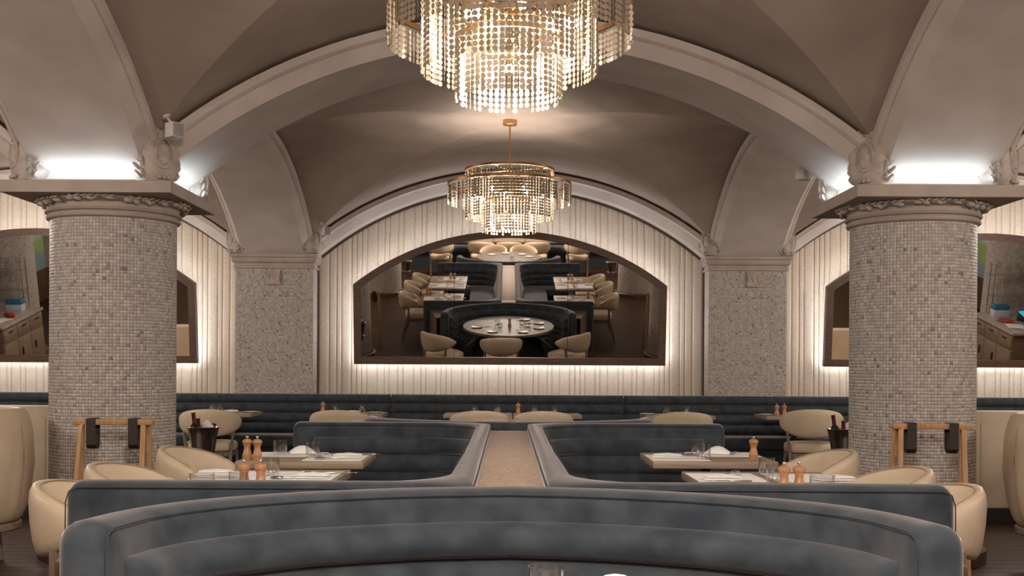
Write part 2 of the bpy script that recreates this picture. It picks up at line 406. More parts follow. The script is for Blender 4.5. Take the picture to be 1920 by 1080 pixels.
def cyl_gen(r, z0, z1):
    na = int(2*PI*r/.0215); nz_ = int((z1-z0)/.0215)
    a, z = np.meshgrid(np.arange(na)*2*PI/na, z0+.0215*(np.arange(nz_)+.5)); a = a.ravel(); z = z.ravel()
    N = np.stack([np.cos(a), np.sin(a), 0*a], 1); U = np.stack([-np.sin(a), np.cos(a), 0*a], 1); Vv = np.tile((0., 0., 1.), (len(a), 1))
    return N*r + Vv*z[:, None], U, Vv, N
def flat_gen(faces):
    out = [[], [], [], []]
    for o, u, n, wd, z0, z1 in faces:
        u = np.array(u, float); n = np.array(n, float); o = np.array(o, float)
        nu = int(wd/.0215); nz_ = int((z1-z0)/.0215); off = (wd-nu*.0215)/2
        a, z = np.meshgrid(off+.0215*(np.arange(nu)+.5), z0+.0215*(np.arange(nz_)+.5)); a = a.ravel(); z = z.ravel(); q = len(a)
        out[0].append(o+a[:, None]*u+z[:, None]*np.array((0, 0, 1.))); out[1].append(np.tile(u, (q, 1))); out[2].append(np.tile((0., 0., 1.), (q, 1))); out[3].append(np.tile(n, (q, 1)))
    return [np.concatenate(v) for v in out]
# carved cartouche: shield with rolled scrolls and leaves
def blob(bm, c, s, rot=None, sub=2):
    r = bmesh.ops.create_icosphere(bm, subdivisions=sub, radius=1.0)
    bmesh.ops.transform(bm, matrix=Matrix.Translation(c) @ (rot.to_4x4() if rot else Matrix()) @ Matrix.Diagonal((*s, 1)), verts=r['verts'])
def spiral(bm, c, r0, turns, rad, axis='y', sg=1):
    n = int(14*turns); pr = None
    for i in range(n+1):
        t = i/n; a = sg*2*PI*turns*t + PI/2; rr = r0*(1-.82*t); p = Vector((c[0]+rr*math.cos(a), c[1]-.02*t, c[2]+rr*math.sin(a)))
        if pr is not None: bar(bm, pr, p, rad*(1-.35*t), seg=6)
        pr = p
def cartouche_mesh():
    # shield body facing -y, height .34
    parts = {}
    V = []; F = []; nx, nz2 = 8, 12
    prof = [(0, .075), (.10, .100), (.20, .118), (.36, .112), (.52, .130), (.68, .146), (.80, .138), (.90, .112), (.96, .085), (1, .06)]
    def wid(t):
        for (a, wa), (b, wb_) in zip(prof, prof[1:]):
            if a <= t <= b: return wa+(wb_-wa)*(t-a)/(b-a)
        return .06
    rings = []
    for k in range(15):
        t = k/14; h = wid(t); z = .34*t; rg = []
        for i in range(13):
            a = PI*i/12; rg.append((-h*math.cos(a), -.055-.03*math.sin(PI*t)-.045*math.sin(a)+.05*t*0, z))
        rg += [(h, .06, z), (-h, .06, z)]
        rings.append(rg)
    parts['shield'] = rings
    bm = bmesh.new()
    for sg in (-1, 1):
        spiral(bm, (sg*.048, -.105, .315), .034, 1.4, .013, sg=-sg)
        spiral(bm, (sg*.128, -.06, .262), .022, 1.2, .009, sg=sg)
        spiral(bm, (sg*.105, -.06, .055), .024, 1.2, .010, sg=-sg)
        pr = None
        for k in range(9):
            t = k/8; p = Vector((sg*(.11+.022*math.sin(t*PI*1.6)), -.075, .07+.18*t))
            if pr is not None: bar(bm, pr, p, .010, seg=6)
            pr = p
        for k in range(4):
            blob(bm, (sg*(.130+.010*(k % 2)), -.030, .045+.05*k), (.036, .010, .014), Euler((0, -sg*.7, 0)).to_matrix(), 2)
    pr = None
    for k in range(21):      # raised oval rim on the shield
        a = 2*PI*k/20; p = Vector((.060*math.cos(a), -.128-.01*math.sin(a), .17+.095*math.sin(a)))
        if pr is not None: bar(bm, pr, p, .007, seg=6)
        pr = p
    blob(bm, (0, -.118, .17), (.048, .03, .08), None, 2)
    for k in range(3): blob(bm, ((k-1)*.03, -.115, .02), (.018, .016, .016), None, 1)
    return rings, bm
_r, _bm = cartouche_mesh()
o = loft('shield', _r, M['ornament'], None); SHIELD = o.data; bpy.data.objects.remove(o)
o = bmo('scrollwork', _bm, M['ornament'], None, 60); SCROLL = o.data; bpy.data.objects.remove(o)
def cartouche(parent, loc, rz, sc=1.0):
    o = bpy.data.objects.new('cartouche', SHIELD); C.objects.link(o); o.parent = parent; o.location = loc; o.rotation_euler = (math.radians(-6), 0, rz); o.scale = (sc,)*3
    q = bpy.data.objects.new('scrollwork', SCROLL); C.objects.link(q); q.parent = o
TILE_COL = tiles('mosaic_tiles', cyl_gen(.4055, .10, 2.235), None)
def leaf_mesh():
    bm = bmesh.new()
    for k in range(7):
        a = (k-3)/3*.27; r = .455+.012*random.random()
        blob(bm, (r*math.sin(a), -r*math.cos(a), -.03+.022*random.random()), (.034, .026, .012+.010*random.random()), Euler((0, random.uniform(-.9, .9), a)).to_matrix(), 2)
        blob(bm, ((r+.03)*math.sin(a+.03), -(r+.03)*math.cos(a+.03), -.012), (.030, .012, .009), Euler((.3, random.uniform(-.6, .6), a)).to_matrix(), 1)
    o = bmo('leaf_carving', bm, M['ornament'], None, 70); me = o.data; bpy.data.objects.remove(o); return me
LEAF = leaf_mesh()
SHAFT = CAP = ABA = PIER = PL = None
for i, (x, y, lab) in enumerate(((HX-2.70, 7.7, 'round marble mosaic column left of the central dividing strip'), (HX+2.70, 7.7, 'round marble mosaic column right of the central dividing strip'),
        (HX-8.16, 7.7, 'outer mosaic column of the left aisle, seen in the left mirror'), (HX+8.16, 7.7, 'outer mosaic column of the right aisle, seen in the right mirror'),
        (HX-2.70, 2.26, 'mosaic column left of the camera, its foot seen in the mirror'), (HX+2.70, 2.26, 'mosaic column right of the camera, its foot seen in the mirror'),
        (HX-8.16, 2.26, 'outermost mosaic column left of the camera'), (HX+8.16, 2.26, 'outermost mosaic column right of the camera'))):
    c = thing('column', lab, 'column', (x, y, 0), 0, 'mosaic columns', 'structure')
    def part(name, me, par=c):
        o = bpy.data.objects.new(name, me); C.objects.link(o); o.parent = par; return o
    if SHAFT is None:
        SHAFT = lathe('shaft', [(.405, .08), (.405, 2.25)], M['grout'], None, 64)
        CAP = lathe('capital', [(.405, 2.225), (.414, 2.228), (.430, 2.236), (.434, 2.247), (.430, 2.258), (.418, 2.262), (.418, 2.268), (.436, 2.274), (.442, 2.282), (.436, 2.290), (.425, 2.294), (.425, 2.325), (.47, 2.345), (.475, 2.362)], M['stone'], None, 64, 30)
        ABA = box('abacus', (0, 0, 2.3985), (1.08, 1.08, .077), M['stone'], None, .004, seg=1)
        PIER = box('pier', (0, 0, 3.08), (.86, .86, 1.30), M['arch'], None)
        PL = lathe('plinth', [(.475, 0), (.475, .085), (.455, .10), (.42, .10)], M['walnut'], None, 64)
        for o in (SHAFT, CAP, ABA, PIER, PL): o.parent = c
    else:
        for n, o in (('shaft', SHAFT), ('capital', CAP), ('abacus', ABA), ('pier', PIER), ('plinth', PL)): part(n, o.data)
    part('mosaic_tiles', TILE_COL)['kind'] = 'stuff'
    if i < 2:
        for k in range(4):
            q = part('leaf_carving', LEAF); q.location = (0, 0, 2.36); q.rotation_euler = (0, 0, k*PI/2+PI/4+.0)
            q = part('leaf_carving', LEAF); q.location = (0, 0, 2.362); q.rotation_euler = (0, 0, k*PI/2); q.scale = (1.0, 1.0, .8)
    for sx in (-1, 1):
        for sy in (-1, 1):
            cartouche(c, (sx*.40, sy*.40, 2.435), math.atan2(sy, sx)+PI/2, 1.0)
    # uplights lying on the ledge of the abacus
    for k in range(4):
        a = k*PI/2; dx, dy = math.cos(a), math.sin(a)
        l = lamp('uplight', 'AREA', (dx*.515, dy*.515, 2.455), UP_W, COOL, c, shape='RECTANGLE', size=.62, size_y=.06)
        zz = -Vector((-dx*.5, -dy*.5, .866)); xx = Vector((-dy, dx, 0)); yy = zz.cross(xx)
        l.rotation_euler = Matrix((xx, yy, zz)).transposed().to_euler()
        q = box('uplight_bar', (dx*.485, dy*.485, 2.442), (.05 if abs(dx) > .5 else .62, .62 if abs(dx) > .5 else .05, .010), M['white'], c)
# pilasters at the far wall
PT = tiles('mosaic_tiles', flat_gen([((-.447, 0, 0), (1, 0, 0), (0, -1, 0), .894, .02, 2.39), ((.447, 0, 0), (0, 1, 0), (1, 0, 0), .33, .02, 2.39), ((-.447, .33, 0), (0, -1, 0), (-1, 0, 0), .33, .02, 2.39)]), None)
PBOX = PCAP = PUP = None
def rect_ring(h, d, z): return [(-h, -d, z), (h, -d, z), (h, .34, z), (-h, .34, z)]
for x, lab in ((HX-2.72, 'flat mosaic pilaster on the far wall left of the arched central mirror'), (HX+2.72, 'flat mosaic pilaster on the far wall right of the arched central mirror'),
               (HX-8.16, 'flat mosaic pilaster in the far left corner of the hall'), (HX+8.16, 'flat mosaic pilaster in the far right corner of the hall')):
    c = thing('pilaster', lab, 'pilaster', (x, 13.07, 0), 0, 'mosaic pilasters', 'structure')
    if PBOX is None:
        PBOX = box('shaft', (0, .168, 1.2), (.894, .335, 2.4), M['grout'], c)
        PCAP = loft('capital', [rect_ring(.455, .008, 2.388), rect_ring(.465, .018, 2.392), rect_ring(.465, .018, 2.418), rect_ring(.455, .01, 2.422), rect_ring(.455, .01, 2.445), rect_ring(.480, .03, 2.462), rect_ring(.485, .035, 2.475), rect_ring(.485, .035, 2.512), rect_ring(.50, .05, 2.518), rect_ring(.50, .05, 2.555), rect_ring(.44, 0, 2.565)], M['stone'], c, ang=20)
        PUP = box('pier', (0, .17, 3.14), (.87, .34, 1.18), M['arch'], c)
    else:
        for n, o in (('shaft', PBOX), ('capital', PCAP), ('pier', PUP)):
            q = bpy.data.objects.new(n, o.data); C.objects.link(q); q.parent = c
    q = bpy.data.objects.new('mosaic_tiles', PT); C.objects.link(q); q.parent = c; q['kind'] = 'stuff'
    for sx in (-1, 1): cartouche(c, (sx*.42, -.02, 2.555), sx*.75, .95)
    if abs(x) < 4:
        bm = bmesh.new(); bx(bm, (0, -.012, 2.285), (.155, .024, .175), .006, seg=1)
        for cxx, czz, sx_, sz_ in ((0, 2.285, .045, .06), (-.018, 2.30, .012, .008), (.018, 2.30, .012, .008), (0, 2.285, .009, .018), (0, 2.262, .022, .006), (0, 2.335, .055, .014), (-.058, 2.285, .012, .05), (.058, 2.285, .012, .05)):
            blob(bm, (cxx, -.026 if sx_ < .04 else -.018, czz), (sx_, .012, sz_), None, 1)
        q = bmo('relief_plaque', bm, M['ornament'], c, 40); q['label'] = 'small square carved relief plaque'; q.location = (0, -.005, 0) if x < 0 else (.06, -.005, 0)

# ------------------------------------------------------------------ arched mirrors with lit frames
TH = math.radians(7.3)
def mirror(cx, label, panes):
    t = thing('wall_mirror', label, 'mirror', (cx, 13.20, 1.295), 0, 'arched wall mirrors'); t.rotation_euler = (TH, 0, 0)
    W, VC, VA = 1.805, .925, 1.545; sg = VA-VC; R = (W*W+sg*sg)/(2*sg)
    def outline(ins):
        w_ = W-ins; r = R-ins; cz = VA-R; b = ins
        pts = [(-w_, b), (w_, b)]
        a0 = math.asin(w_/r)
        for i in range(33):
            a = a0-2*a0*i/32; pts.append((r*math.sin(a), cz+r*math.cos(a)))
        return pts
    o0 = outline(0); o1 = outline(.082)
    # frame: outer back, outer front, inner front, inner back
    rings = []
    for (a, b), (c, d) in zip(o0, o1): rings.append([(a, .07, b), (a, -.012, b), (c, -.012, d), (c, .02, d)])
    loft('frame', rings, M['walnut'], t, closed=True, ang=20)
    ob = outline(.05); V = [(a, .045, b) for a, b in ob]; V += [(a, .06, b) for a, b in ob]; n = len(ob)
    pyd('light_stop_backing', V, [tuple(range(n)), tuple(range(2*n-1, n-1, -1))]+[(i, (i+1) % n, n+(i+1) % n, n+i) for i in range(n)], M['blackback'], t)  # unseen dark board added so the strip's light does not leak through
    oi = outline(.075); r = R-.075; cz = VA-R; w_ = W-.075
    def ztop(x): return min(cz+math.sqrt(r*r-x*x), 99)
    xs = [-w_]+panes+[w_]
    for a, b in zip(xs, xs[1:]):
        a += .0025; b -= .0025; top = [(b+(a-b)*i/16, .018, ztop(b+(a-b)*i/16)) for i in range(17)]
        V = [(a, .018, .075), (b, .018, .075)]+top; n = len(V); V = V+[(x, .030, z) for x, _, z in V]
        pyd('mirror_pane', V, [tuple(range(n)), tuple(range(2*n-1, n-1, -1))]+[(i, (i+1) % n, n+(i+1) % n, n+i) for i in range(n)], M['mirror'], t)
    oa = outline(.030); ob2 = outline(.012)
    rings = [[(a, .072, b), (c, .085, d), (c, .098, d), (a, .095, b)] for (a, b), (c, d) in zip(oa, ob2)]
    loft('led_strip', rings, M['led'], t, closed=True, ang=20)
    for x in (-1.2, 1.2): box('bracket', (x, .13, .3), (.06, .12, .06), M['black'], t)
    return t
mirror(HX-.01, 'large arched wall mirror in a walnut frame at the centre, behind the divider', [-.645, .665])
mirror(HX-5.44, 'arched wall mirror partly hidden by the left mosaic column', [-.645, .665])
mirror(HX+5.44, 'arched wall mirror partly hidden by the right mosaic column', [-.645, .665])

# ------------------------------------------------------------------ upholstered banquettes
def station_line(pts_o, pts_i): return list(zip([Vector((*p, 0)) for p in pts_o], [Vector((*p, 0)) for p in pts_i]))
def shell(name, st, z0, zt, parent, r=.045, material=None, floor0=True):
    """padded back: swept rounded wall between the outer and inner line, both ends rolled over"""
    n = len(st); rings = []
    def ring(po, pi, inset, ztop):
        d = (pi-po); L_ = d.length; d = d/L_; a = po+d*inset; b = pi-d*inset; W_ = (b-a).length; rt = min(.05, W_*.45)
        out = [(a.x, a.y, z0), (a.x, a.y, ztop-rt)]
        for k in range(1, 4): g = PI/2*k/4; q = a+d*rt*(1-math.cos(g)); out.append((q.x, q.y, ztop-rt+rt*math.sin(g)))
        m_ = a+d*(W_/2); out.append((m_.x, m_.y, ztop+.004))
        for k in range(3, 0, -1): g = PI/2*k/4; q = b-d*rt*(1-math.cos(g)); out.append((q.x, q.y, ztop-rt+rt*math.sin(g)))
        out += [(b.x, b.y, ztop-rt), (b.x, b.y, z0)]
        return out
    def off(i, j, dist):
        a, b = st[i], st[j]; t = ((a[0]+a[1])-(b[0]+b[1])).normalized(); return (a[0]+t*dist, a[1]+t*dist)
    E = 5
    for k in range(E, 0, -1):
        g = PI/2*k/E; p = off(0, 1, r*math.sin(g)); rings.append(ring(p[0], p[1], r*(1-math.cos(g))*.9, zt-r*(1-math.cos(g))))
    for a, b in st: rings.append(ring(a, b, 0, zt))
    for k in range(1, E+1):
        g = PI/2*k/E; p = off(n-1, n-2, r*math.sin(g)); rings.append(ring(p[0], p[1], r*(1-math.cos(g))*.9, zt-r*(1-math.cos(g))))
    return loft(name, rings, material or M['velvet'], parent, ang=60)
def channel(name, st, z0, z1, depth, parent, back=.03):
    """one horizontal padded roll standing proud of the inner face, ends rounded"""
    n = len(st); rings = []; h = (z1-z0)/2; zc = (z0+z1)/2; K = 9
    tot = [0]
    for (a, b), (c, d) in zip(st, st[1:]): tot.append(tot[-1]+(d-b).length)
    for i, (po, pi) in enumerate(st):
        e = min(tot[i], tot[-1]-tot[i]); q = min(1, e/.05); q = math.sqrt(max(1-(1-q)**2, 0)); q = max(q, .05)
        d = (pi-po).normalized(); rg = []
        for k in range(K+1):
            g = -PI/2+PI*k/K; s_ = max(1-abs(math.sin(g))**2.2, 0)**.62
            p = pi+d*(depth*q*s_); rg.append((p.x, p.y, zc+h*.97*(math.copysign(abs(math.sin(g))**.9, g))))
        p = pi-d*back; rg += [(p.x, p.y, z1-.002), (p.x, p.y, z0+.002)]
        rings.append(rg)
    return loft(name, rings, M['velvet'], parent, ang=60)
def resample(st, n):
    d = [0]
    for (a, b), (c, e) in zip(st, st[1:]): d.append(d[-1]+((e-b).length+(c-a).length)/2)
    out = []
    for i in range(n):
        t = d[-1]*i/(n-1); k = max(j for j in range(len(d)) if d[j] <= t+1e-9); k = min(k, len(st)-2); u = (t-d[k])/max(d[k+1]-d[k], 1e-9)
        out.append((st[k][0].lerp(st[k+1][0], u), st[k][1].lerp(st[k+1][1], u)))
    return out
def trim_st(st, a, b=None):
    b = a if b is None else b; d = [0]
    for (p, q), (r_, s_) in zip(st, st[1:]): d.append(d[-1]+(s_-q).length)
    T_ = d[-1]
    def at_(t):
        k = max(j for j in range(len(d)) if d[j] <= t+1e-9); k = min(k, len(st)-2); u = (t-d[k])/max(d[k+1]-d[k], 1e-9)
        return (st[k][0].lerp(st[k+1][0], u), st[k][1].lerp(st[k+1][1], u))
    inner = [s for s, x in zip(st, d) if a+.02 < x < T_-b-.02]
    ends = [at_(a), at_(a+.006), at_(a+.02)]; ende = [at_(T_-b-.02), at_(T_-b-.006), at_(T_-b)]
    more = [at_(a+x) for x in (.035, .05)]; mor2 = [at_(T_-b-x) for x in (.05, .035)]
    inner = [s for s, x in zip(st, d) if a+.06 < x < T_-b-.06]
    return ends+more+inner+mor2+ende
def prism(name, poly, z0, z1, material, parent, bev=.0, seg=3):
    bm = bmesh.new(); vs = [bm.verts.new((x, y, z0)) for x, y in poly]; f = bm.faces.new(vs)
    r = bmesh.ops.extrude_face_region(bm, geom=[f]); bmesh.ops.translate(bm, vec=(0, 0, z1-z0), verts=[v for v in r['geom'] if isinstance(v, bmesh.types.BMVert)])
    bmesh.ops.recalc_face_normals(bm, faces=bm.faces)
    if bev: bmesh.ops.bevel(bm, geom=[e for e in bm.edges if all(abs(v.co.z-z1) < 1e-5 for v in e.verts)], offset=bev, segments=seg, affect='EDGES', profile=.5)
    return bmo(name, bm, material, parent, 50)
ZB = .905; LEV = [.812, .697, .582, .465]
IX = .012
def piping(st, parent, z=ZB-.016, inn=.985, r=.045):
    pts = [a.lerp(b, inn) for a, b in st]
    def end(p, q):
        t = (p-q).normalized(); return [Vector((p.x, p.y, 0))+t*(r*.62)+Vector((0, 0, z-.012)), Vector((p.x, p.y, 0))+t*(r*.86)+Vector((0, 0, z-.045)), Vector((p.x, p.y, 0))+t*(r*.90)+Vector((0, 0, z-.30))]
    P = end(pts[0], pts[1])[::-1]+[Vector((p.x, p.y, z)) for p in pts]+end(pts[-1], pts[-2])
    tube('piping', P, .0022, M['piping'], parent, 5)
# the two U-shaped booths either side of the strip
def booth(sg, label):
    t = thing('booth_banquette', label, 'banquette', (IX, 0, 0), 0, 'two-sided booth banquettes')
    ya, yb = 3.60, 7.55; T_ = .118; xe = 1.37; xo = .118; Ts = .095
    po = []; pi = []
    ro, ri = .10, .34; N = 9
    def add(a, b): po.append((sg*a[0], a[1])); pi.append((sg*b[0], b[1]))
    for k in range(9): u = k/8; add((xe+(xo+ro-xe)*u, ya), (xe+(xo+Ts+ri-xe)*u, ya+T_))
    for k in range(1, N): g = PI/2*k/N; add((xo+ro-ro*math.sin(g), ya+ro-ro*math.cos(g)), (xo+Ts+ri-ri*math.sin(g), ya+T_+ri-ri*math.cos(g)))
    for k in range(13): u = k/12; add((xo, ya+ro+(yb-ya-2*ro)*u), (xo+Ts, ya+T_+ri+(yb-ya-2*T_-2*ri)*u))
    for k in range(1, N): g = PI/2*k/N; add((xo+ro-ro*math.cos(g), yb-ro+ro*math.sin(g)), (xo+Ts+ri-ri*math.cos(g), yb-T_-ri+ri*math.sin(g)))
    for k in range(9): u = k/8; add((xo+ro+(xe-xo-ro)*u, yb), (xo+Ts+ri+(xe-xo-Ts-ri)*u, yb-T_))
    st = station_line(po, pi)
    shell('back_shell', st, .06, ZB, t)
    piping(st, t); piping(st, t, ZB-.016, .015)
    cs = trim_st(st, .10)
    for a, b in zip(LEV, LEV[1:]): channel('back_channel', cs, b, a, .062, t)
    x0 = sg*(xo+Ts); xi = sg*(xo+Ts+.52); xa = sg*1.22
    poly = [(xa, ya+T_), (x0, ya+T_), (x0, yb-T_), (xa, yb-T_), (xa, yb-T_-.42), (xi, yb-T_-.42), (xi, ya+T_+.40), (xa, ya+T_+.40)]
    prism('seat_cushion', poly, .33, .468, M['velvet'], t, .03)
    pl = [(sg*1.18, ya+T_), (x0, ya+T_), (x0, yb-T_), (sg*1.18, yb-T_), (sg*1.18, yb-T_-.37), (xi-sg*.05, yb-T_-.37), (xi-sg*.05, ya+T_+.35), (sg*1.18, ya+T_+.35)]
    prism('plinth', pl, 0, .33, M['piping'], t)
    box('base', (sg*.80, (ya+yb)/2, .03), (.9, yb-ya-.1, .06), M['black'], t)
    return t
booth(-1, 'slate velvet U-shaped booth left of the woven strip')
booth(1, 'slate velvet U-shaped booth right of the woven strip')
# strip between the booths
t = thing('woven_divider', 'coppery woven strip running between the two velvet booths', 'divider', (IX, 5.575, 0))
bm = bmesh.new(); bx(bm, (0, 0, .845), (.244, 3.20, .022), .004); bmo('woven_top', bm, M['woven'], t)
bm = bmesh.new(); bx(bm, (0, 1.765, .845), (.244, .325, .020), .004); bmo('end_panel', bm, M['woven'], t)
bm = bmesh.new(); bx(bm, (0, -1.765, .845), (.244, .325, .020), .004); bmo('end_panel', bm, M['woven'], t)
box('core', (0, 0, .415), (.235, 3.86, .83), M['piping'], t)
# curved banquettes, one at each end
def spline(P, n):
    out = []
    for i in range(len(P)-1):
        p0 = P[max(i-1, 0)]; p1 = P[i]; p2 = P[i+1]; p3 = P[min(i+2, len(P)-1)]
        for k in range(n):
            u = k/n; f = lambda a, b, c, d: .5*((2*b)+(-a+c)*u+(2*a-5*b+4*c-d)*u*u+(-a+3*b-3*c+d)*u**3)
            out.append((f(p0[0], p1[0], p2[0], p3[0]), f(p0[1], p1[1], p2[1], p3[1])))
    out.append(P[-1]); return out
def curved(label, rz, cy):
    t = thing('curved_banquette', label, 'banquette', (IX, cy, 0), rz, 'curved banquettes at the ends of the island')
    # local: crown at y=0, opens towards -y
    half = [(0, 0), (.33, -.062), (.66, -.205), (.90, -.405), (1.03, -.62), (1.078, -.85)]
    hp = spline(half, 6); full = [(-x, y) for x, y in hp[::-1]]+hp[1:]
    pin = []
    for i, p in enumerate(full):
        a = full[max(i-1, 0)]; b = full[min(i+1, len(full)-1)]; dx, dy = b[0]-a[0], b[1]-a[1]; L_ = math.hypot(dx, dy)
        pin.append((p[0]+dy/L_*.135, p[1]-dx/L_*.135))
    st = station_line(full, pin)
    shell('back_shell', st, .06, ZB, t, .05)
    piping(st, t)
    cs = trim_st(st, .045)
    for a, b in zip(LEV, LEV[1:]): channel('back_channel', cs, b, a, .062, t)
    inner2 = []
    for (po_, pi_) in st[3:-3]:
        d = (pi_-po_).normalized(); q = pi_+d*.40; inner2.append((q.x, q.y))
    poly = [(p[1].x, p[1].y) for p in st[3:-3]]+inner2[::-1]
    prism('seat_cushion', poly, .33, .468, M['velvet'], t, .025)
    inner3 = [((a[0]*.9+b[1].x*.1), (a[1]*.9+b[1].y*.1)) for a, b in zip(inner2, st[3:-3])]
    prism('plinth', [(p[1].x, p[1].y) for p in st[3:-3]]+inner3[::-1], 0, .33, M['piping'], t)
    for sx in (-1, 1):
        pol = [(sx*.42, -.06), (sx*1.30, -.04), (sx*1.15, -.72)] + [(sx*p[0]*1.0, p[1]) for p in hp[::-1] if .42 < p[0] < 1.05 and p[1] > -.7]
        prism('corner_filler', pol if sx > 0 else pol[::-1], .05, .78, M['walnut'], t)
    return t
curved('near curved slate velvet banquette across the bottom of the picture', 0, 3.585)
curved('far curved slate velvet banquette facing the big mirror', PI, 7.565)
# straight wall bench in sections
def bench(x0, x1, label, yb, rz=0):
    t = thing('banquette_bench', label, 'bench', ((x0+x1)/2, yb, 0), rz, 'velvet wall bench sections')
    L_ = x1-x0
    st = station_line([(-L_/2+L_*k/14, 0) for k in range(15)], [(-L_/2+L_*k/14, -.10) for k in range(15)])
    tops = [.955, .845, .735, .625, .505]
    box('back_board', (0, -.03, .50), (L_, .06, .86), M['velvet'], t, .012)
    cs = trim_st(station_line([(-L_/2+.004+(L_-.008)*k/14, 0) for k in range(15)], [(-L_/2+.004+(L_-.008)*k/14, -.055) for k in range(15)]), 0.0)
    for a, b in zip(tops, tops[1:]): channel('back_channel', cs, b, a, .055, t)
    box('seat_cushion', (0, -.345, .445), (L_-.006, .53, .12), M['velvet'], t, .03, seg=3)
    box('plinth', (0, -.29, .195), (L_-.01, .46, .385), M['piping'], t)
    return t
YB = 13.035
bench(HX-1.36+.0005, HX+1.29-.0005, 'middle section of the slate velvet wall bench under the central mirror', YB)
bench(HX-4.12, HX-1.36-.0005, 'slate velvet wall bench section between left column and centre section', YB)
bench(HX+1.29+.0005, HX+4.12, 'slate velvet wall bench section between centre section and right column', YB)
bench(HX-6.95, HX-4.14, 'slate velvet wall bench section behind and left of the left column', YB)
bench(HX+4.14, HX+6.95, 'slate velvet wall bench section behind and right of the right column', YB)
for k, n in ((-1, 'left'), (0, 'middle'), (1, 'right')):
    bench(k*2.7-1.345, k*2.7+1.345, '%s bench section on the wall behind the camera, seen in the mirror' % n, Y0+.005, PI)

# ------------------------------------------------------------------ dining chairs
def make_chair():
    t = thing('dining_chair', 'x', 'chair', group='cream leather dining chairs')
    rings = []; N = 26; A = math.radians(98)
    for i in range(N+1):
        ph = -A+2*A*i/N; q = abs(ph)/A
        e = math.sqrt(max(1-q**7, 0.0004)); top = .827-.115*q**2.0; bot = .535+.105*q**1.8
        zc = (top+bot)/2; h = (top-bot)/2*e; th_ = .034*(.35+.65*e)
        rg = []
        for k in range(14):
            g = 2*PI*k/14; cz = math.copysign(abs(math.sin(g))**.75, math.sin(g)); cr_ = math.copysign(abs(math.cos(g))**.8, math.cos(g))
            z = zc+h*cz; r = .276+th_*cr_+.10*(z-.66)
            rg.append((r*math.sin(ph)*1.04, -.02-r*math.cos(ph)*.98, z))
        rings.append(rg)
    br = loft('backrest', rings, M['leather'], t, ang=80)
    pts = []
    for i in range(2, N-1):
        ph = -A+2*A*i/N; q = abs(ph)/A; e = math.sqrt(max(1-q**7, .0004)); top = .827-.115*q**2; bot = .535+.105*q**1.8; z = (top+bot)/2+(top-bot)/2*e*.93; r = .276-.020+.10*(z-.66)
        pts.append((r*math.sin(ph)*1.04, -.02-r*math.cos(ph)*.98, z+.004))
    tube('seam', pts, .0025, M['seam'], br, 4)
    rings = []
    for z, s in ((.385, .93), (.392, .985), (.41, 1.0), (.445, 1.0), (.468, .97), (.480, .90), (.486, .72), (.488, .4), (.488, .05)):
        rings.append([(.262*s*math.copysign(abs(math.cos(g))**.62, math.cos(g)), .035+.245*s*math.copysign(abs(math.sin(g))**.62, math.sin(g)), z) for g in [2*PI*k/28 for k in range(28)]])
    loft('seat', rings, M['leather'], t, ang=70)
    bm = bmesh.new()
    for a, b in (((-.215, .235, .355), (.215, .235, .355)), ((-.215, -.165, .355), (.215, -.165, .355)), ((-.225, .235, .355), (-.225, -.165, .355)), ((.225, .235, .355), (.225, -.165, .355))):
        a = Vector(a); b = Vector(b); bx(bm, (a+b)/2, (abs(b.x-a.x)+.025, abs(b.y-a.y)+.025, .05), .004, seg=1)
    bmo('seat_frame', bm, M['chairwood'], t)
    for sx in (-1, 1):
        bm = bmesh.new(); bar(bm, (sx*.245, .275, 0), (sx*.225, .235, .375), .013, .020, 10, 1.0); bmo('leg', bm, M['chairwood'], t)
        bm = bmesh.new(); bar(bm, (sx*.222, -.275, 0), (sx*.222, -.165, .38), .014, .021, 10); bar(bm, (sx*.222, -.165, .37), (sx*.258, -.155, .65), .022, .018, 10, .75); bmo('leg', bm, M['chairwood'], t)
    return t
chair = placer(make_chair())
G = 'cream leather dining chairs'
# wall chairs: backs to the camera
wallc = []
for x, rz, l in ((-3.09, .10, 'cream dining chair behind the wine bucket, just right of the left column'), (-1.735, 0, 'cream dining chair back at the second wall table from left, beside a pepper mill'),
                 (-.285, .03, 'left chair of the pair at the centre wall tables, back to us'), (.375, -.02, 'right chair of the pair at the centre wall tables, back to us'),
                 (1.82, -.03, 'cream dining chair back at the wall table right of the centre bench joint'), (3.17, -.14, 'cream dining chair standing clear beside the right column, back to us')):
    c_ = chair((x, 11.88, 0), rz, l, G); wallc.append(c_)
for y, sx, rz, l in ((6.30, -1, -.10, 'rearmost cream chair at the left booth, by the pair of pepper mills'), (5.24, -1, -.05, 'middle cream chair at the left booth, before the wooden tray stand'), (4.44, -1, 0, 'nearest cream chair at the left booth, beside the near banquette end'),
                 (6.36, 1, .08, 'rearmost cream chair at the right booth, by the single pepper mill'), (5.24, 1, .05, 'middle cream chair at the right booth, before the wooden tray stand'), (4.48, 1, 0, 'nearest cream chair at the right booth, beside the near banquette end')):
    chair((sx*(1.52 if y < 5 else 1.61)+IX, y, 0), -sx*(-PI/2)+rz, l, G)
wallc[-1].scale = (1.02, 1.02, 1.04)
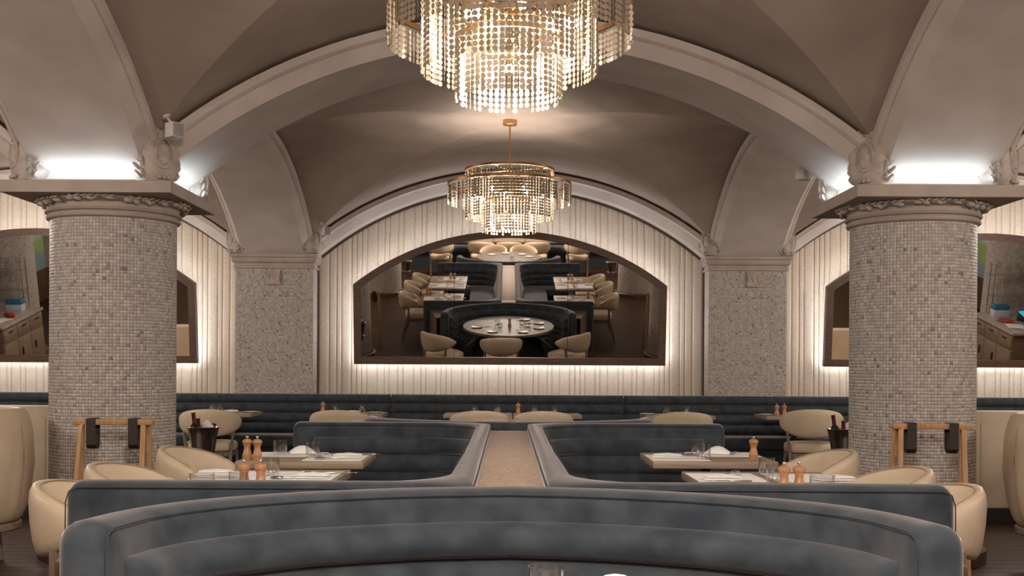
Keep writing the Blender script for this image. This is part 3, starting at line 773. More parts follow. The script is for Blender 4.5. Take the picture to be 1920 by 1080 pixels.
# chairs round the far and near round tables
for x, y, rz, l in ((-.10, 9.55, PI-.05, 'chair facing us over the far curved banquette, behind its round table'), (-.98, 9.32, -PI+.80, 'left chair at the far round table, seen in the mirror'), (.92, 9.32, PI-.80, 'right chair at the far round table, seen in the mirror'),
                    (-.34, 1.02, .25, 'left chair at the near round table, seen in the mirror'), (.36, 1.02, -.25, 'right chair at the near round table, seen in the mirror')):
    chair((x, y, 0), rz, l, G)
for x, l in ((-1.55, 'outer left chair at the tables behind the camera'), (-.62, 'left of three chairs at the tables behind the camera'), (0.02, 'middle of three chairs at the tables behind the camera'), (.66, 'right of three chairs at the tables behind the camera'), (1.6, 'outer right chair at the tables behind the camera')):
    chair((x, -.02, 0), PI, l+', seen in the mirror', G)

# ------------------------------------------------------------------ tables
def make_table(wd, dp):
    t = thing('dining_table', 'x', 'table')
    box('tabletop', (0, 0, .74), (wd, dp, .040), M['oak'], t, .004)
    bm = bmesh.new(); bar(bm, (0, 0, .03), (0, 0, .72), .035, .03, 12); bmo('pedestal', bm, M['black'], t)
    bm = bmesh.new(); bx(bm, (0, 0, .015), (.45, .07, .03), .006); bx(bm, (0, 0, .015), (.07, .45, .03), .006); bmo('base', bm, M['black'], t)
    return t
ZT_ = .76
tb = placer(make_table(.69, .63))
TBN = {}
for nm, x, y in (('left booth rear', -1.12, 6.44), ('left booth middle', -1.12, 5.34), ('left booth front', -1.12, 4.685), ('right booth rear', 1.15, 6.58), ('right booth middle', 1.215, 5.36), ('right booth front', 1.215, 4.70)):
    tb((x, y, 0), 0, 'pale oak table, the %s one of three in the %s booth' % (nm.split()[-1].replace('rear', 'rearmost'), nm.split()[0]), 'oak booth tables'); TBN[nm] = (x, y)
tw = placer(make_table(.735, .62))
for i, (x, l) in enumerate(((-3.10, 'oak wall table just right of the left column'), (-1.70, 'second oak wall table from the left'), (-.315, 'left one of the two joined oak tables at the centre of the wall bench'), (.43, 'right one of the two joined oak tables at the centre of the wall bench'), (1.85, 'oak wall table right of the centre bench joint'), (3.13, 'oak wall table half hidden by the chair at the right column'),
                            (-.64, 'left oak table behind the camera, seen in the mirror'), (.02, 'middle oak table behind the camera, seen in the mirror'), (.68, 'right oak table behind the camera, seen in the mirror'))):
    if i < 6: tw((x, 12.42, 0), 0, l, 'oak wall tables')
    else: tw((x*1.13, -.62, 0), 0, l, 'oak wall tables')
def round_table(y, r, l):
    t = thing('round_table', l, 'table', (IX, y, 0), 0, 'round tables at the ends of the island')
    lathe('tabletop', [(0.0001, .722), (r-.02, .722), (r, .728), (r, .755), (r-.006, .76), (0.0001, .76)], M['dark_top'], t, 56)
    lathe('pedestal', [(.26, 0), (.26, .02), (.06, .05), (.055, .68), (.12, .722)], M['black'], t, 24)
    return t
round_table(8.72, .71, 'far round table laid for guests, seen in the mirror')
round_table(1.98, .70, 'near round table hidden below the bottom of the picture, holding one glass')

# ------------------------------------------------------------------ tableware
def make_glass(h=.088, r=.039):
    t = thing('tumbler', 'x', 'glass', group='clear tumblers')
    lathe('bowl', [(.0001, 0), (r*.80, 0), (r*.88, .006), (r, h*.35), (r, h), (r-.0022, h), (r-.0025, h*.35), (r*.82, .016), (.0001, .014)], M['glass'], t, 22, 60)
    return t
glass = placer(make_glass())
def make_mill():
    t = thing('pepper_mill', 'x', 'mill', group='wooden pepper mills')
    lathe('body', [(.0001, 0), (.0255, 0), (.0265, .004), (.0255, .022), (.0265, .026), (.0245, .030), (.0175, .060), (.0165, .070), (.0215, .083), (.0225, .086)], M['mill'], t, 18, 35)
    lathe('head', [(.0215, .0865), (.0255, .091), (.027, .098), (.025, .106), (.016, .112), (.006, .114), (.0001, .114)], M['mill'], t, 18, 35)
    lathe('knob', [(.005, .112), (.004, .117), (.008, .121), (.0085, .125), (.006, .130), (.0001, .132)], M['steel'], t, 12, 60)
    return t
mill = placer(make_mill())
def make_napkin(wd=.17, dp=.10):
    t = thing('napkin', 'x', 'napkin', group='folded white napkins')
    for j, (zz, dx) in enumerate(((0, 0), (.010, .006))):
        V = []; F = []; nx, ny = 10, 7; rnd = random.Random(3+j)
        for s in range(2):
            for i in range(nx+1):
                for k in range(ny+1):
                    u, v = i/nx, k/ny; ed = min(min(u, 1-u)*6, min(v, 1-v)*5, 1); z = zz+.001+s*(.003+.007*ed**.5+.003*math.sin(u*7+j)*math.cos(v*5)*ed)
                    V.append(((u-.5)*wd*(1-.06*j)+dx+.003*math.sin(v*6), (v-.5)*dp*(1-.1*j)+.003*math.sin(u*5), z))
        n = (nx+1)*(ny+1)
        for i in range(nx):
            for k in range(ny):
                a = i*(ny+1)+k; F += [(a, a+1, a+ny+2, a+ny+1), (n+a, n+a+ny+1, n+a+ny+2, n+a+1)]
        for i in range(nx): a = i*(ny+1); b = a+ny+1; F += [(a, b, n+b, n+a), (a+ny, n+a+ny, n+b+ny, b+ny)]
        for k in range(ny): F += [(k, n+k, n+k+1, k+1), (nx*(ny+1)+k, nx*(ny+1)+k+1, n+nx*(ny+1)+k+1, n+nx*(ny+1)+k)]
        autosmooth(pyd('fold', V, F, M['linen'], t), 60)
    return t
napkin = placer(make_napkin())
def make_tent():
    t = thing('napkin', 'x', 'napkin', group='folded white napkins')
    V = []; F = []; n = 8
    for i in range(n+1):
        u = i/n
        for k in range(9):
            a = PI*k/8; V.append(((u-.5)*.15, -.05*math.cos(a), .002+.045*math.sin(a)*(math.sin(PI*min(max(u, .03), .97))**.7)))
    for i in range(n):
        for k in range(8): a = i*9+k; F.append((a, a+1, a+10, a+9))
    for i in range(n): a = i*9; F.append((a, a+9, a+17, a+8))
    autosmooth(pyd('fold', V, F, M['linen'], t), 60); return t
tent = placer(make_tent())
def flatware(kind):
    bm = bmesh.new()
    if kind == 'knife':
        bx(bm, (0, -.055, .005), (.014, .10, .007), .002); bx(bm, (.001, .045, .005), (.018, .11, .002), .0008, seg=1)
    elif kind == 'fork':
        bx(bm, (0, -.045, .004), (.012, .115, .004), .0015); bx(bm, (0, .025, .006), (.022, .03, .003), .001, seg=1)
        for k in range(4): bx(bm, ((k-1.5)*.0065, .062, .009), (.0028, .05, .0022), .0006, Euler((.10, 0, 0)).to_matrix(), seg=1)
    else:
        bx(bm, (0, -.04, .005), (.011, .12, .004), .0015); r = bmesh.ops.create_uvsphere(bm, u_segments=14, v_segments=8, radius=1)
        bmesh.ops.transform(bm, matrix=Matrix.Translation((0, .045, .007)) @ Matrix.Diagonal((.021, .032, .007, 1)), verts=r['verts'])
    o = bmo(kind, bm, M['cutlery'], None, 50); tag(o, 'x', kind if kind != 'flat' else 'cutlery'); return o
knife = placer(flatware('knife')); fork = placer(flatware('fork')); spoon = placer(flatware('spoon'))
mato = box('placemat', (0, 0, .0012), (.32, .40, .0024), M['paper']); tag(mato, 'x', 'placemat'); pmat = placer(mato)
plo = thing('side_plate', 'x', 'plate', group='white plates'); lathe('dish', [(.0001, 0), (.055, 0), (.06, .004), (.085, .013), (.086, .015), (.058, .008), (.0001, .006)], M['china'], plo, 28, 40); plate = placer(plo)
bwo = thing('glass_dish', 'x', 'dish', group='low glass dishes')
lathe('bowl', [(.0001, 0), (.046, 0), (.051, .008), (.053, .068), (.050, .068), (.047, .014), (.0001, .012)], M['glass'], bwo, 26, 60); lathe('wax', [(.0001, .013), (.046, .013), (.046, .022), (.0001, .022)], M['china'], bwo, 20); dish = placer(bwo)
Z = ZT_
def setting(x, y, rz, where, gi, near=True, full=True):
    """placemat with napkin, knife, fork, spoon; rz turns the setting"""
    c, s = math.cos(rz), math.sin(rz)
    def P(a, b, z): return (x+a*c-b*s, y+a*s+b*c, Z+z)
    pmat(P(0, 0, 0), rz+PI/2, 'white paper placemat on %s' % where, 'paper placemats')
    return P
# left booth, rear table
W = 'the rear table of the left booth'
pmat((-.955, 6.37, Z), 0, 'white placemat on the right half of '+W, 'paper placemats')
pmat((-1.26, 6.60, Z), PI/2, 'white placemat under the glasses at the back of '+W, 'paper placemats')
napkin((-.90, 6.40, Z+.004), .08, 'folded white napkin lying right of the glasses on '+W); tent((-1.20, 6.66, Z+.003), .3, 'small bunched napkin between the two glasses on '+W)
fork((-1.03, 6.56, Z+.003), 1.2, 'fork behind the folded napkin on '+W); spoon((-.985, 6.27, Z+.003), 1.75, 'spoon in front of the folded napkin on '+W); knife((-.83, 6.56, Z+.003), -1.45, 'knife at the right edge of '+W)
glass((-1.30, 6.52, Z), 0, 'left glass on '+W+', next to the pepper mills'); glass((-1.09, 6.39, Z), 0, 'right glass on '+W+', before the bunched napkin')
mill((-1.425, 6.24, Z), 0, 'left pepper mill of the rear pair in the left booth'); mill((-1.365, 6.22, Z), 0, 'right pepper mill of the rear pair in the left booth')
# left booth, middle + front tables
W = 'the middle table of the left booth'
pmat((-.955, 5.34, Z), 0, 'white placemat on the right half of '+W, 'paper placemats'); pmat((-1.285, 5.34, Z), 0, 'white placemat on the left half of '+W, 'paper placemats')
napkin((-.90, 5.22, Z+.004), -.05, 'folded white napkin on the right half of '+W); napkin((-1.375, 5.36, Z+.004), .2, 'folded white napkin on the left half of '+W)
spoon((-1.0, 5.17, Z+.003), 1.9, 'spoon beside the right napkin on '+W); knife((-.81, 5.43, Z+.003), -1.5, 'knife at the right edge of '+W); fork((-.93, 5.44, Z+.003), 1.5, 'fork behind the right napkin on '+W); knife((-1.33, 5.17, Z+.003), 1.57, 'knife before the left napkin on '+W)
glass((-1.105, 5.33, Z), 0, 'big clear glass in the middle of '+W)
W = 'the front table of the left booth'
pmat((-1.12, 4.69, Z), PI/2, 'white placemat on '+W, 'paper placemats'); fork((-.90, 4.70, Z+.003), .1, 'fork on '+W)
mill((-1.085, 4.70, Z), 0, 'left pepper mill of the front pair in the left booth'); mill((-1.015, 4.69, Z), 0, 'right pepper mill of the front pair in the left booth')
glass((-1.085, 4.60, Z), 0, 'glass before the left pepper mill on '+W); dish((-1.265, 4.72, Z), 0, 'low glass candle dish on '+W)
# right booth, rear table
W = 'the rear table of the right booth'
pmat((.97, 6.50, Z), 0, 'white placemat on the left half of '+W, 'paper placemats'); pmat((1.28, 6.78, Z), PI/2, 'white placemat at the back of '+W, 'paper placemats')
napkin((.915, 6.52, Z+.004), -.1, 'folded white napkin at the left end of '+W); knife((1.07, 6.76, Z+.003), .5, 'knife behind the glasses on '+W); fork((1.35, 6.78, Z+.003), -.3, 'fork beside the tent napkin on '+W); tent((1.26, 6.80, Z+.003), -.3, 'peaked white napkin behind the glasses on '+W); spoon((1.03, 6.62, Z+.003), -.9, 'spoon by the folded napkin on '+W)
glass((1.11, 6.62, Z), 0, 'rear glass of the two on '+W); glass((1.105, 6.40, Z), .0, 'front glass of the two on '+W); mill((1.40, 6.46, Z), 0, 'single pepper mill at the right end of '+W)
W = 'the middle table of the right booth'
pmat((1.03, 5.36, Z), 0, 'white placemat on the left half of '+W, 'paper placemats'); pmat((1.40, 5.36, Z), 0, 'white placemat on the right half of '+W, 'paper placemats')
napkin((.985, 5.24, Z+.004), .05, 'folded white napkin on the left half of '+W); spoon((1.07, 5.42, Z+.012), -.6, 'spoon handle resting on the left napkin of '+W); knife((1.0, 5.13, Z+.003), 1.57, 'knife before the left napkin on '+W)
napkin((1.50, 5.22, Z+.006), .2, 'crumpled white napkin on the right half of '+W); glass((1.245, 5.46, Z), 0, 'rear glass of the two on '+W); glass((1.205, 5.12, Z), 0, 'front glass of the two on '+W)
W = 'the front table of the right booth'
pmat((1.20, 4.72, Z), PI/2, 'white placemat on '+W, 'paper placemats')
mill((1.15, 4.72, Z), 0, 'left pepper mill of the front pair in the right booth'); mill((1.215, 4.73, Z), 0, 'right pepper mill of the front pair in the right booth'); dish((1.33, 4.80, Z), 0, 'low glass candle dish on '+W); fork((1.0, 4.72, Z+.003), .1, 'fork on '+W)
# wall tables
def wx(px, D): return (px-951.5)*D/2133
for nm, gl, ml, nk, pl in (('the wall table right of the left column', (398, 410), (), (430,), (469,)), ('the second wall table from the left', (629, 679), (606,), (659,), (703,)),
        ('the left centre wall table', (890, 933), (), (911,), ()), ('the right centre wall table', (1002, 1041), (972,), (1022,), ()),
        ('the wall table right of the centre joint', (1250, 1290), (), (1270,), (1215,)), ('the wall table at the right column', (), (1457, 1471), (1490,), (1440,))):
    ords = ('left', 'right')
    for i, p in enumerate(gl): glass((wx(p, 12.4), 12.40+.05*i, Z), 0, '%s glass on %s' % (ords[i], nm))
    for i, p in enumerate(ml): mill((wx(p, 12.3), 12.30, Z), 0, ('pepper mill on %s' % nm) if len(ml) == 1 else '%s pepper mill on %s' % (ords[i], nm))
    for p in nk: napkin((wx(p, 12.45), 12.50, Z+.003), .1, 'folded napkin on %s' % nm)
    for p in pl: plate((wx(p, 12.3), 12.36, Z), 0, 'white side plate on %s' % nm)
# round tables
for yy, nm, sg in ((8.72, 'the far round table', 1),):
    for i, a in enumerate((-2.6, -1.9, -1.2, -.45, .5, 1.3)):
        px, py = IX+.50*math.cos(a+PI/2+PI*0), yy+.50*math.sin(a+PI/2)
        o_ = ('first', 'second', 'third', 'fourth', 'fifth', 'sixth')[i]
        plate((px, py, Z), 0, '%s plate round %s, seen in the mirror' % (o_, nm)); knife((px+.12*math.sin(a), py-.12*math.cos(a)*.3-.02, Z), a, '%s knife round %s, seen in the mirror' % (o_, nm))
    for i, (px, py) in enumerate(((-.16, 8.62), (-.12, 8.86), (.22, 8.66), (.30, 8.80))): glass((px, py, Z), 0, '%s glass at the middle of %s' % (('first', 'second', 'third', 'fourth')[i], nm))
    mill((.03, 8.72, Z), 0, 'pepper mill at the middle of the far round table')
glass((.085, 2.46, Z), 0, 'glass rim at the bottom edge of the picture on the near round table'); tent((.25, 2.60, Z), .1, 'white napkin corner at the bottom edge beside the near glass')
for i, (px, py) in enumerate(((-.35, 1.75), (.30, 1.70), (-.05, 1.55), (.45, 2.0))):
    plate((px, py, Z), 0, '%s plate on the near round table below the picture' % ('first', 'second', 'third', 'fourth')[i])

# ------------------------------------------------------------------ chandeliers
def strand(n):
    V = []; F = []
    for j in range(n):
        zc = -.030-.0265*j; K = 12; b = len(V)
        for yy in (-.0006, .0006):
            for k in range(K): a = 2*PI*k/K; V.append((.0122*math.cos(a), yy, zc+.0122*math.sin(a)))
        F += [tuple(range(b, b+K)), tuple(range(b+2*K-1, b+K-1, -1))]+[(b+k, b+K+k, b+K+(k+1) % K, b+(k+1) % K) for k in range(K)]
    b = len(V); r = .0008
    for z in (0, -.03-.0265*(n-1)):
        for k in range(3): a = 2*PI*k/3; V.append((r*math.cos(a), r*math.sin(a), z))
    F += [(b+k, b+(k+1) % 3, b+3+(k+1) % 3, b+3+k) for k in range(3)]
    me = bpy.data.meshes.new('disc_strand'); me.from_pydata(V, [], F); me.materials.append(M['capiz']); return me
def make_chandelier():
    t = thing('chandelier', 'x', 'chandelier', group='tiered shell-disc chandeliers')   # origin at the ceiling canopy, z=0 there
    lathe('canopy', [(.0001, .047), (.065, .047), (.065, .008), (.060, .002), (.0001, .002)], M['brass'], t, 28)
    bm = bmesh.new(); bar(bm, (0, 0, .01), (0, 0, -.80), .009, seg=10); bmo('rod', bm, M['brass'], t)
    tiers = ((.565, -.545, 118, 6), (.405, -.415, 84, 16), (.248, -.70, 52, 10))
    for r, z, n, k in tiers:
        rg = [[(rr*math.cos(a), rr*math.sin(a), zz) for rr, zz in ((r-.008, z-.011), (r+.008, z-.011), (r+.008, z+.011), (r-.008, z+.011))] for a in [2*PI*i/72 for i in range(72)]]
        loft('ring', rg, M['brass'], t, closed=True, ang=30)
        bm = bmesh.new()
        for q in range(4): a = PI/4+q*PI/2; bar(bm, (0, 0, z), (r*math.cos(a), r*math.sin(a), z), .004, seg=6)
        bmo('spoke', bm, M['brass'], t)
        me = [strand(k), strand(k), strand(k-1)]
        for i in range(n):
            a = 2*PI*i/n; o = bpy.data.objects.new('disc_strand', me[0] if random.random() < .85 else me[2]); C.objects.link(o); o.parent = t
            o.location = (r*math.cos(a), r*math.sin(a), z-.008); o.rotation_euler = (0, 0, a+PI/2+random.gauss(0, .55))
    for k in range(8):
        a = 2*PI*k/8+.3; r = .30 if k % 2 else .20; z = -.66 if k % 2 else -.60
        bm = bmesh.new(); bar(bm, (0, 0, -.58), (r*math.cos(a), r*math.sin(a), z+.05), .005, seg=6); bar(bm, (r*math.cos(a), r*math.sin(a), z+.055), (r*math.cos(a), r*math.sin(a), z+.02), .012, seg=8); bmo('arm', bm, M['brass'], t)
        bm = bmesh.new(); blob(bm, (r*math.cos(a), r*math.sin(a), z), (.017, .017, .024), None, 2); bmo('bulb', bm, M['bulb'], t, 80)
        lamp('bulb_light', 'POINT', (r*math.cos(a), r*math.sin(a), z-.0), CHANDELIER_W/8, (1, .91, .80), t, shadow_soft_size=.03)
    for k in range(3):
        a = 2*PI*k/3-PI/2; r = .10; z = -.86
        bm = bmesh.new(); bar(bm, (0, 0, -.78), (r*math.cos(a), r*math.sin(a), z+.04), .005, seg=6); bmo('arm', bm, M['brass'], t)
        bm = bmesh.new(); blob(bm, (r*math.cos(a), r*math.sin(a), z), (.017, .017, .024), None, 2); bmo('bulb', bm, M['bulb'], t, 80)
        lamp('bulb_light', 'POINT', (r*math.cos(a), r*math.sin(a), z), CHANDELIER_W/8, (1, .91, .80), t, shadow_soft_size=.03)
    return t
ch = placer(make_chandelier())
ch((.0, 5.30, 3.50), 0, 'near shell-disc chandelier cut off by the top of the picture')
ch((.01, 10.50, 3.50), .37, 'smaller far shell-disc chandelier hanging before the arched mirror')

# ------------------------------------------------------------------ tray stands, wine buckets, speakers, lounge seats
def make_stand():
    t = thing('tray_stand', 'x', 'stand', group='folded tray stands')
    for j, (dy, xo_) in enumerate(((-.028, -.012), (.028, .012))):
        bm = bmesh.new(); bx(bm, (0, dy, .928), (.475, .032, .036), .006); bmo('rail', bm, M['standwood'], t)
        for sx in (-1, 1):
            a = Vector((sx*(.185+.014*j), dy, .93)); b = Vector((sx*(.205+.028*j)-.02, dy-.10*(1-2*j), .0)); d = b-a
            bm = bmesh.new(); bx(bm, (a+b)/2, (.030, .024, d.length), .003, d.to_track_quat('Z', 'Y').to_matrix()); bmo('leg', bm, M['standwood'], t)
        box('stretcher', (0, dy-.07*(1-2*j), .25), (.36, .02, .03), M['standwood'], t, .003)
    for sx in (-1, 1):
        x = sx*.125; w_ = .028; pts = [(-.046, .79), (-.048, .90), (-.048, .948), (-.03, .951), (0, .950), (.03, .951), (.048, .948), (.048, .90), (.046, .79), (.02, .765), (-.02, .765)]
        rings = []
        n = len(pts)
        for i, (yy, zz) in enumerate(pts):
            cyy, czz = 0, .86; s = .93
            rings.append([(x-w_, yy, zz), (x+w_, yy, zz), (x+w_, cyy+(yy-cyy)*.93, czz+(zz-czz)*.97), (x-w_, cyy+(yy-cyy)*.93, czz+(zz-czz)*.97)])
        o = loft('strap', rings, M['strap'], t, closed=True, ang=40); o['label'] = 'dark brown leather strap'
    return t
st_ = placer(make_stand())
st_((-2.395, 6.93, 0), .05, 'folded oak tray stand with dark straps before the left column'); st_((2.58, 6.93, 0), -.05, 'folded oak tray stand with dark straps before the right column')
def make_bucket():
    t = thing('wine_bucket_stand', 'x', 'wine bucket', group='wine buckets on stands')
    lathe('bucket', [(.0001, .585), (.075, .585), (.082, .59), (.098, .70), (.118, .79), (.128, .80), (.126, .802), (.112, .79), (.092, .70), (.078, .60), (.0001, .598)], M['steel'], t, 36, 40)
    bm = bmesh.new(); bar(bm, (0, 0, .02), (0, 0, .59), .014, .014, 12); bmo('pole', bm, M['steel'], t)
    lathe('base', [(.15, 0), (.15, .008), (.05, .022), (.014, .035)], M['steel'], t, 32)
    lathe('collar', [(.09, .575), (.10, .58), (.10, .59), (.09, .595)], M['steel'], t, 28)
    return t
bk = placer(make_bucket())
bk((-2.33, 8.72, 0), 0, 'steel wine bucket on a stand by the left column'); bk((2.64, 8.95, 0), 0, 'steel wine bucket half hidden by the right column'); bk((-2.10, 2.80, 0), 0, 'steel wine bucket left of the camera, seen in the mirror'); bk((2.14, 2.80, 0), 0, 'steel wine bucket right of the camera, seen in the mirror')
def make_bottle():
    t = thing('wine_bottle', 'x', 'bottle', group='wine bottles in the buckets')
    lathe('body', [(.0001, 0), (.036, 0), (.037, .005), (.037, .19), (.030, .215), (.015, .235), (.0145, .24)], M['bottle'], t, 18)
    lathe('foil_cap', [(.0150, .235), (.0152, .30), (.0165, .302), (.0165, .312), (.0001, .314)], M['foil'], t, 16)
    return t
btl = placer(make_bottle())
for i, (bxx, byy, nm) in enumerate(((-2.33, 8.72, 'left'), (2.64, 8.95, 'right'))):
    for j, (dx, dy, tx, ty, w_) in enumerate(((-.055, .0, 0, -.35, 'leaning left'), (-.01, -.04, .25, -.10, 'upright'), (.045, .02, 0, .45, 'leaning right'))):
        o = btl((bxx+dx*.7, byy+dy, .60-.04*j), 0, 'wine bottle %s in the %s steel bucket' % (w_, nm)); o.rotation_euler = (tx*.5, ty*.35, 0)
        if j == 2: pass
    cl = thing('service_cloth', 'white cloth folded over the wine in the %s bucket' % nm, 'cloth', (bxx+.035, byy-.03, .80), .3)
    blm = bmesh.new(); blob(blm, (0, 0, .012), (.055, .03, .038), Euler((0, .5, .2)).to_matrix(), 3)
    for v in blm.verts: v.co += Vector((.006*math.sin(v.co.z*150), .005*math.sin(v.co.x*120), .004*math.cos(v.co.x*90)))
    bmo('fold', blm, M['linen'], cl, 80)
def make_speaker():
    t = thing('wall_speaker', 'x', 'speaker', group='small cube speakers')
    box('cabinet', (0, 0, 0), (.088, .085, .092), M['white'], t, .006); box('grille', (0, -.0435, 0), (.074, .004, .078), M['grille'], t, .002)
    bm = bmesh.new(); bar(bm, (0, .02, .04), (-.015, .06, .085), .008, seg=8); bar(bm, (-.015, .06, .085), (-.02, .065, .10), .024, .024, 10); bmo('bracket', bm, M['white'], t)
    return t
sk = placer(make_speaker())
sk((-2.065, 7.03, 2.725), .85, 'small pale cube speaker above the left column cartouche'); sk((2.19, 8.45, 2.72), -2.5, 'small pale cube speaker behind the arch by the right column'); sk((-2.06, 12.83, 2.79), .75, 'small pale cube speaker above the left pilaster cartouche')
def make_lounge():
    t = thing('lounge_chair', 'x', 'armchair', group='high-backed cream tub chairs')
    rings = []; N = 34; A = math.radians(128)
    for i in range(N+1):
        ph = -A+2*A*i/N; q = abs(ph)/A; e = math.sqrt(max(1-q**10, .001))
        top = 1.0-.36*max(0, (q-.42)/.58)**1.4; bot = .285; zc = (top+bot)/2; h = (top-bot)/2*(.8+.2*e); rg = []
        for k in range(18):
            g = 2*PI*k/18; cz = math.copysign(abs(math.sin(g))**.5, math.sin(g)); cr_ = math.copysign(abs(math.cos(g))**.6, math.cos(g))
            z = zc+h*cz; r = .315+.055*e*cr_+.05*math.sin(PI*(z-.28)/.75)+.03*(z-.3)
            rg.append((r*math.sin(ph), -r*math.cos(ph), z))
        rings.append(rg)
    b_ = loft('tub_shell', rings, M['leather'], t, ang=80)
    for ph in (-.5, .5):
        tube('seam', [((.315+.057+.05*math.sin(PI*(z-.28)/.75)+.03*(z-.3))*math.sin(ph), -(.315+.057+.05*math.sin(PI*(z-.28)/.75)+.03*(z-.3))*math.cos(ph), z) for z in [.33+.058*k for k in range(11)]], .003, M['seam'], b_, 4)
    lathe('seat', [(.0001, .30), (.28, .30), (.30, .32), (.30, .42), (.28, .45), (.0001, .46)], M['leather'], t, 32, 60)
    lathe('base_ring', [(.27, .235), (.345, .235), (.355, .245), (.355, .275), (.345, .285), (.27, .285)], M['oak'], t, 36)
    for k in range(4):
        a = PI/4+k*PI/2; bm = bmesh.new(); bar(bm, (.30*math.cos(a), .30*math.sin(a), 0), (.27*math.cos(a), .27*math.sin(a), .24), .016, .024, 12); bmo('leg', bm, M['oak'], t)
    return t
lg = placer(make_lounge())
lg((-3.43, 7.15, 0), 1.9, 'high-backed cream tub chair at the left edge of the picture'); lg((3.58, 7.15, 0), -1.9, 'high-backed cream tub chair at the right edge of the picture')
def sofa(cx, wd, label):
    t = thing('booth_sofa', label, 'sofa', (cx, 9.55, 0), 0, 'cream leather sofas behind the columns')
    box('back', (0, 0, .52), (wd, .12, .82), M['leather'], t, .025, seg=3)
    for k in range(1, 4): tube('seam', [(-wd/2+wd*k/4, -.061, .13+.1*j) for j in range(8)], .003, M['seam'], t, 4)
    box('seat', (0, .32, .36), (wd, .56, .20), M['leather'], t, .03, seg=3)
    box('plinth', (0, .22, .06), (wd-.06, .5, .12), M['black'], t)
    return t
sofa(-4.35, 2.0, 'cream leather sofa back left of the left column'); sofa(4.45, 2.0, 'cream leather sofa back right of the right column')
t = thing('side_table', 'small dark table with splayed black foot by the right tub chair', 'table', (4.45, 8.55, 0))
lathe('tabletop', [(.0001, .70), (.34, .70), (.345, .71), (.345, .73), (.0001, .735)], M['oak'], t, 36)
bm = bmesh.new(); bar(bm, (0, 0, .10), (0, 0, .70), .022, .02, 12); bmo('pedestal', bm, M['black'], t)
for k in range(4):
    a = k*PI/2+.25; bm = bmesh.new(); pr = None
    for i in range(7):
        u = i/6; p = Vector((.36*u*math.cos(a), .36*u*math.sin(a), .015+.17*(1-u)**2)); 
        if pr is not None: bar(bm, pr, p, .022, .020, 8)
        pr = p
    bmo('foot', bm, M['black'], t)

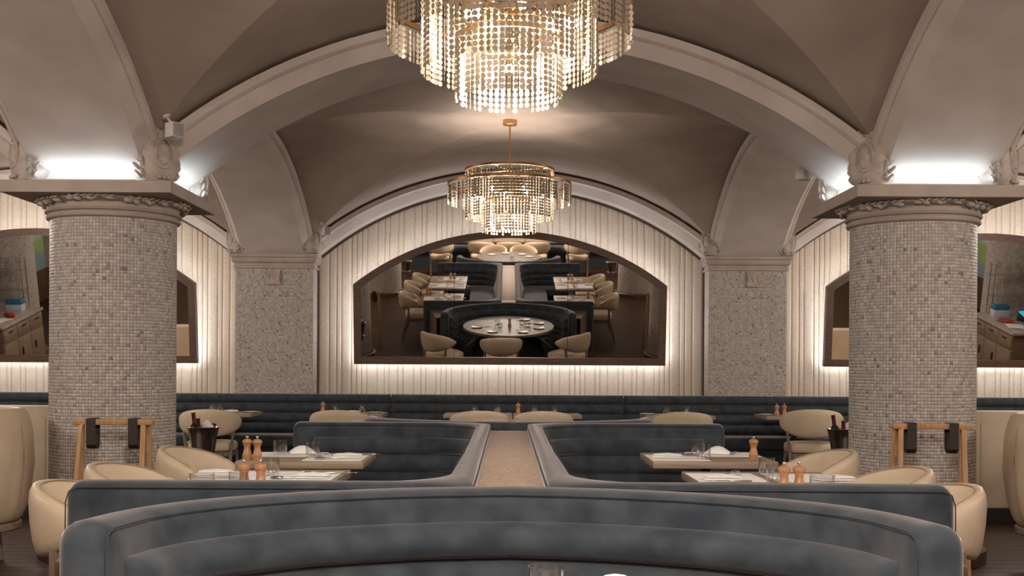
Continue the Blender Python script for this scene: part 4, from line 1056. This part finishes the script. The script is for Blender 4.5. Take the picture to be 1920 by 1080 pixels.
# ------------------------------------------------------------------ service stations, seen in the side mirrors
def station(sg, nm):
    t = thing('service_counter', 'oak service counter in the %s aisle, seen in the %s mirror' % (nm, nm), 'counter', (sg*7.85, 9.02, 0), 0, 'service counters')
    box('body', (0, 0, .47), (.86, 1.44, .82), M['cab'], t); box('plinth', (0, 0, .03), (.78, 1.36, .06), M['black'], t)
    box('worktop', (0, 0, .90), (.92, 1.50, .04), M['counter'], t, .004)
    for k in range(3):
        y = -.475+.475*k; d = box('door', (-sg*.437, y, .36), (.018, .455, .54), M['cab'], t, .003); box('handle', (-sg*.455, y+.12, .42), (.02, .02, .12), M['black'], d)
        d = box('drawer', (-sg*.437, y, .755), (.018, .455, .20), M['cab'], t, .003); box('handle', (-sg*.455, y, .80), (.02, .12, .016), M['black'], d)
    z = .92
    q = thing('card_box', 'blue and white card box on the %s service counter' % nm, 'box', (sg*7.70, 8.56, z))
    box('sleeve', (0, 0, .055), (.24, .16, .11), M['boxwhite'], q, .003); box('top_band', (0, 0, .145), (.245, .165, .07), M['blue'], q, .004)
    q = thing('touch_screen', 'tilted touch screen till on the %s service counter' % nm, 'screen', (sg*7.93, 8.92, z), -sg*.4)
    box('stand', (0, 0, .045), (.16, .16, .09), M['black'], q, .01); o = box('housing', (0, .03, .13), (.32, .24, .022), M['black'], q, .005); o.rotation_euler = (-.45, 0, 0); o.location = (0, .0, 0)
    o = box('display', (0, .03, .1425), (.29, .21, .003), M['screen'], q); o.rotation_euler = (-.45, 0, 0)
    q = thing('red_packet', 'red wrapped packet lying on the %s service counter' % nm, 'packet', (sg*7.60, 9.02, z), .6)
    bm = bmesh.new(); blob(bm, (0, 0, .03), (.13, .05, .03), None, 3)
    for v in bm.verts: v.co.z += .005*math.sin(v.co.x*60); v.co.y *= 1+.15*math.sin(v.co.x*45)
    bmo('wrap', bm, M['red'], q, 70)
    q = thing('paper_stack', 'loose white papers on the %s service counter' % nm, 'papers', (sg*7.62, 9.30, z), .2)
    for k in range(3): box('sheet', (.01*k, .015*k, .002+.004*k), (.21, .29, .003), M['paper'], q, rot=Euler((0, 0, .12*k)).to_matrix())
    q = thing('notebook', 'blue covered book on the %s service counter' % nm, 'book', (sg*7.80, 9.45, z), .4)
    box('pages', (0, 0, .012), (.20, .27, .02), M['china'], q); box('cover', (0, 0, .0245), (.21, .28, .005), M['blue'], q, .001)
    # glass shelf rack with wine glasses
    t2 = thing('glass_rack', 'open glass shelf rack of wine glasses by the %s outer column' % nm, 'shelf', (sg*7.98, 8.36, z), 0, 'glass shelf racks')
    for a in (-.37, .37):
        for b in (-.09, .09): bm = bmesh.new(); bar(bm, (a, b, 0), (a, b, .80), .008, seg=8); bmo('post', bm, M['steel'], t2)
    for zz in (.30, .62): box('shelf', (0, 0, zz), (.78, .24, .012), M['glass'], t2, .002)
    k = 0
    for zz in (.306, .626):
        for a in (-.28, -.14, 0, .14, .28):
            k += 1; wine((sg*7.98+a, 8.36+(.03 if k % 2 else -.03), z+zz), 0, 'wine glass %s on the %s shelf of the %s glass rack' % (('at the left end', 'second from left', 'in the middle', 'second from right', 'at the right end')[(k-1) % 5], 'lower' if k <= 5 else 'upper', nm))
wg = thing('wine_glass', 'x', 'glass', group='wine glasses on the racks')
lathe('bowl', [(.0001, .088), (.02, .092), (.036, .115), (.038, .14), (.031, .19), (.029, .19), (.036, .14), (.034, .117), (.018, .096), (.0001, .092)], M['glass'], wg, 16, 60)
lathe('stem', [(.032, 0), (.032, .002), (.006, .008), (.0035, .03), (.004, .09)], M['glass'], wg, 14, 60)
wine = placer(wg)
station(-1, 'left'); station(1, 'right')
q = thing('water_bottle', 'clear glass bottle on the right service counter', 'bottle', (7.62, 8.42, .92)); lathe('body', [(.0001, 0), (.038, 0), (.04, .01), (.04, .14), (.016, .20), (.014, .25), (.0001, .252)], M['glass'], q, 18); lathe('cap', [(.0155, .235), (.0155, .265), (.0001, .266)], M['white'], q, 14)
for sg, nm in ((-1, 'left'), (1, 'right')):
    x = sg*(XW-.03)
    t = thing('glowing_picture', 'pale and green picture with added glow on the %s side wall, seen in the mirror' % nm, 'picture', (x, 3.9, 0))
    box('picture', (0, 0, 1.40), (.03, 1.8, 1.45), M['painting'], t); 
    t = thing('slat_wainscot', 'dark wood slat wainscot below the picture on the %s wall' % nm, 'panelling', (x, 3.9, 0))
    for k in range(28): box('slat', (0, -1.35+.1*k, .32), (.035, .085, .62), M['walnut'], t, .004, seg=1)
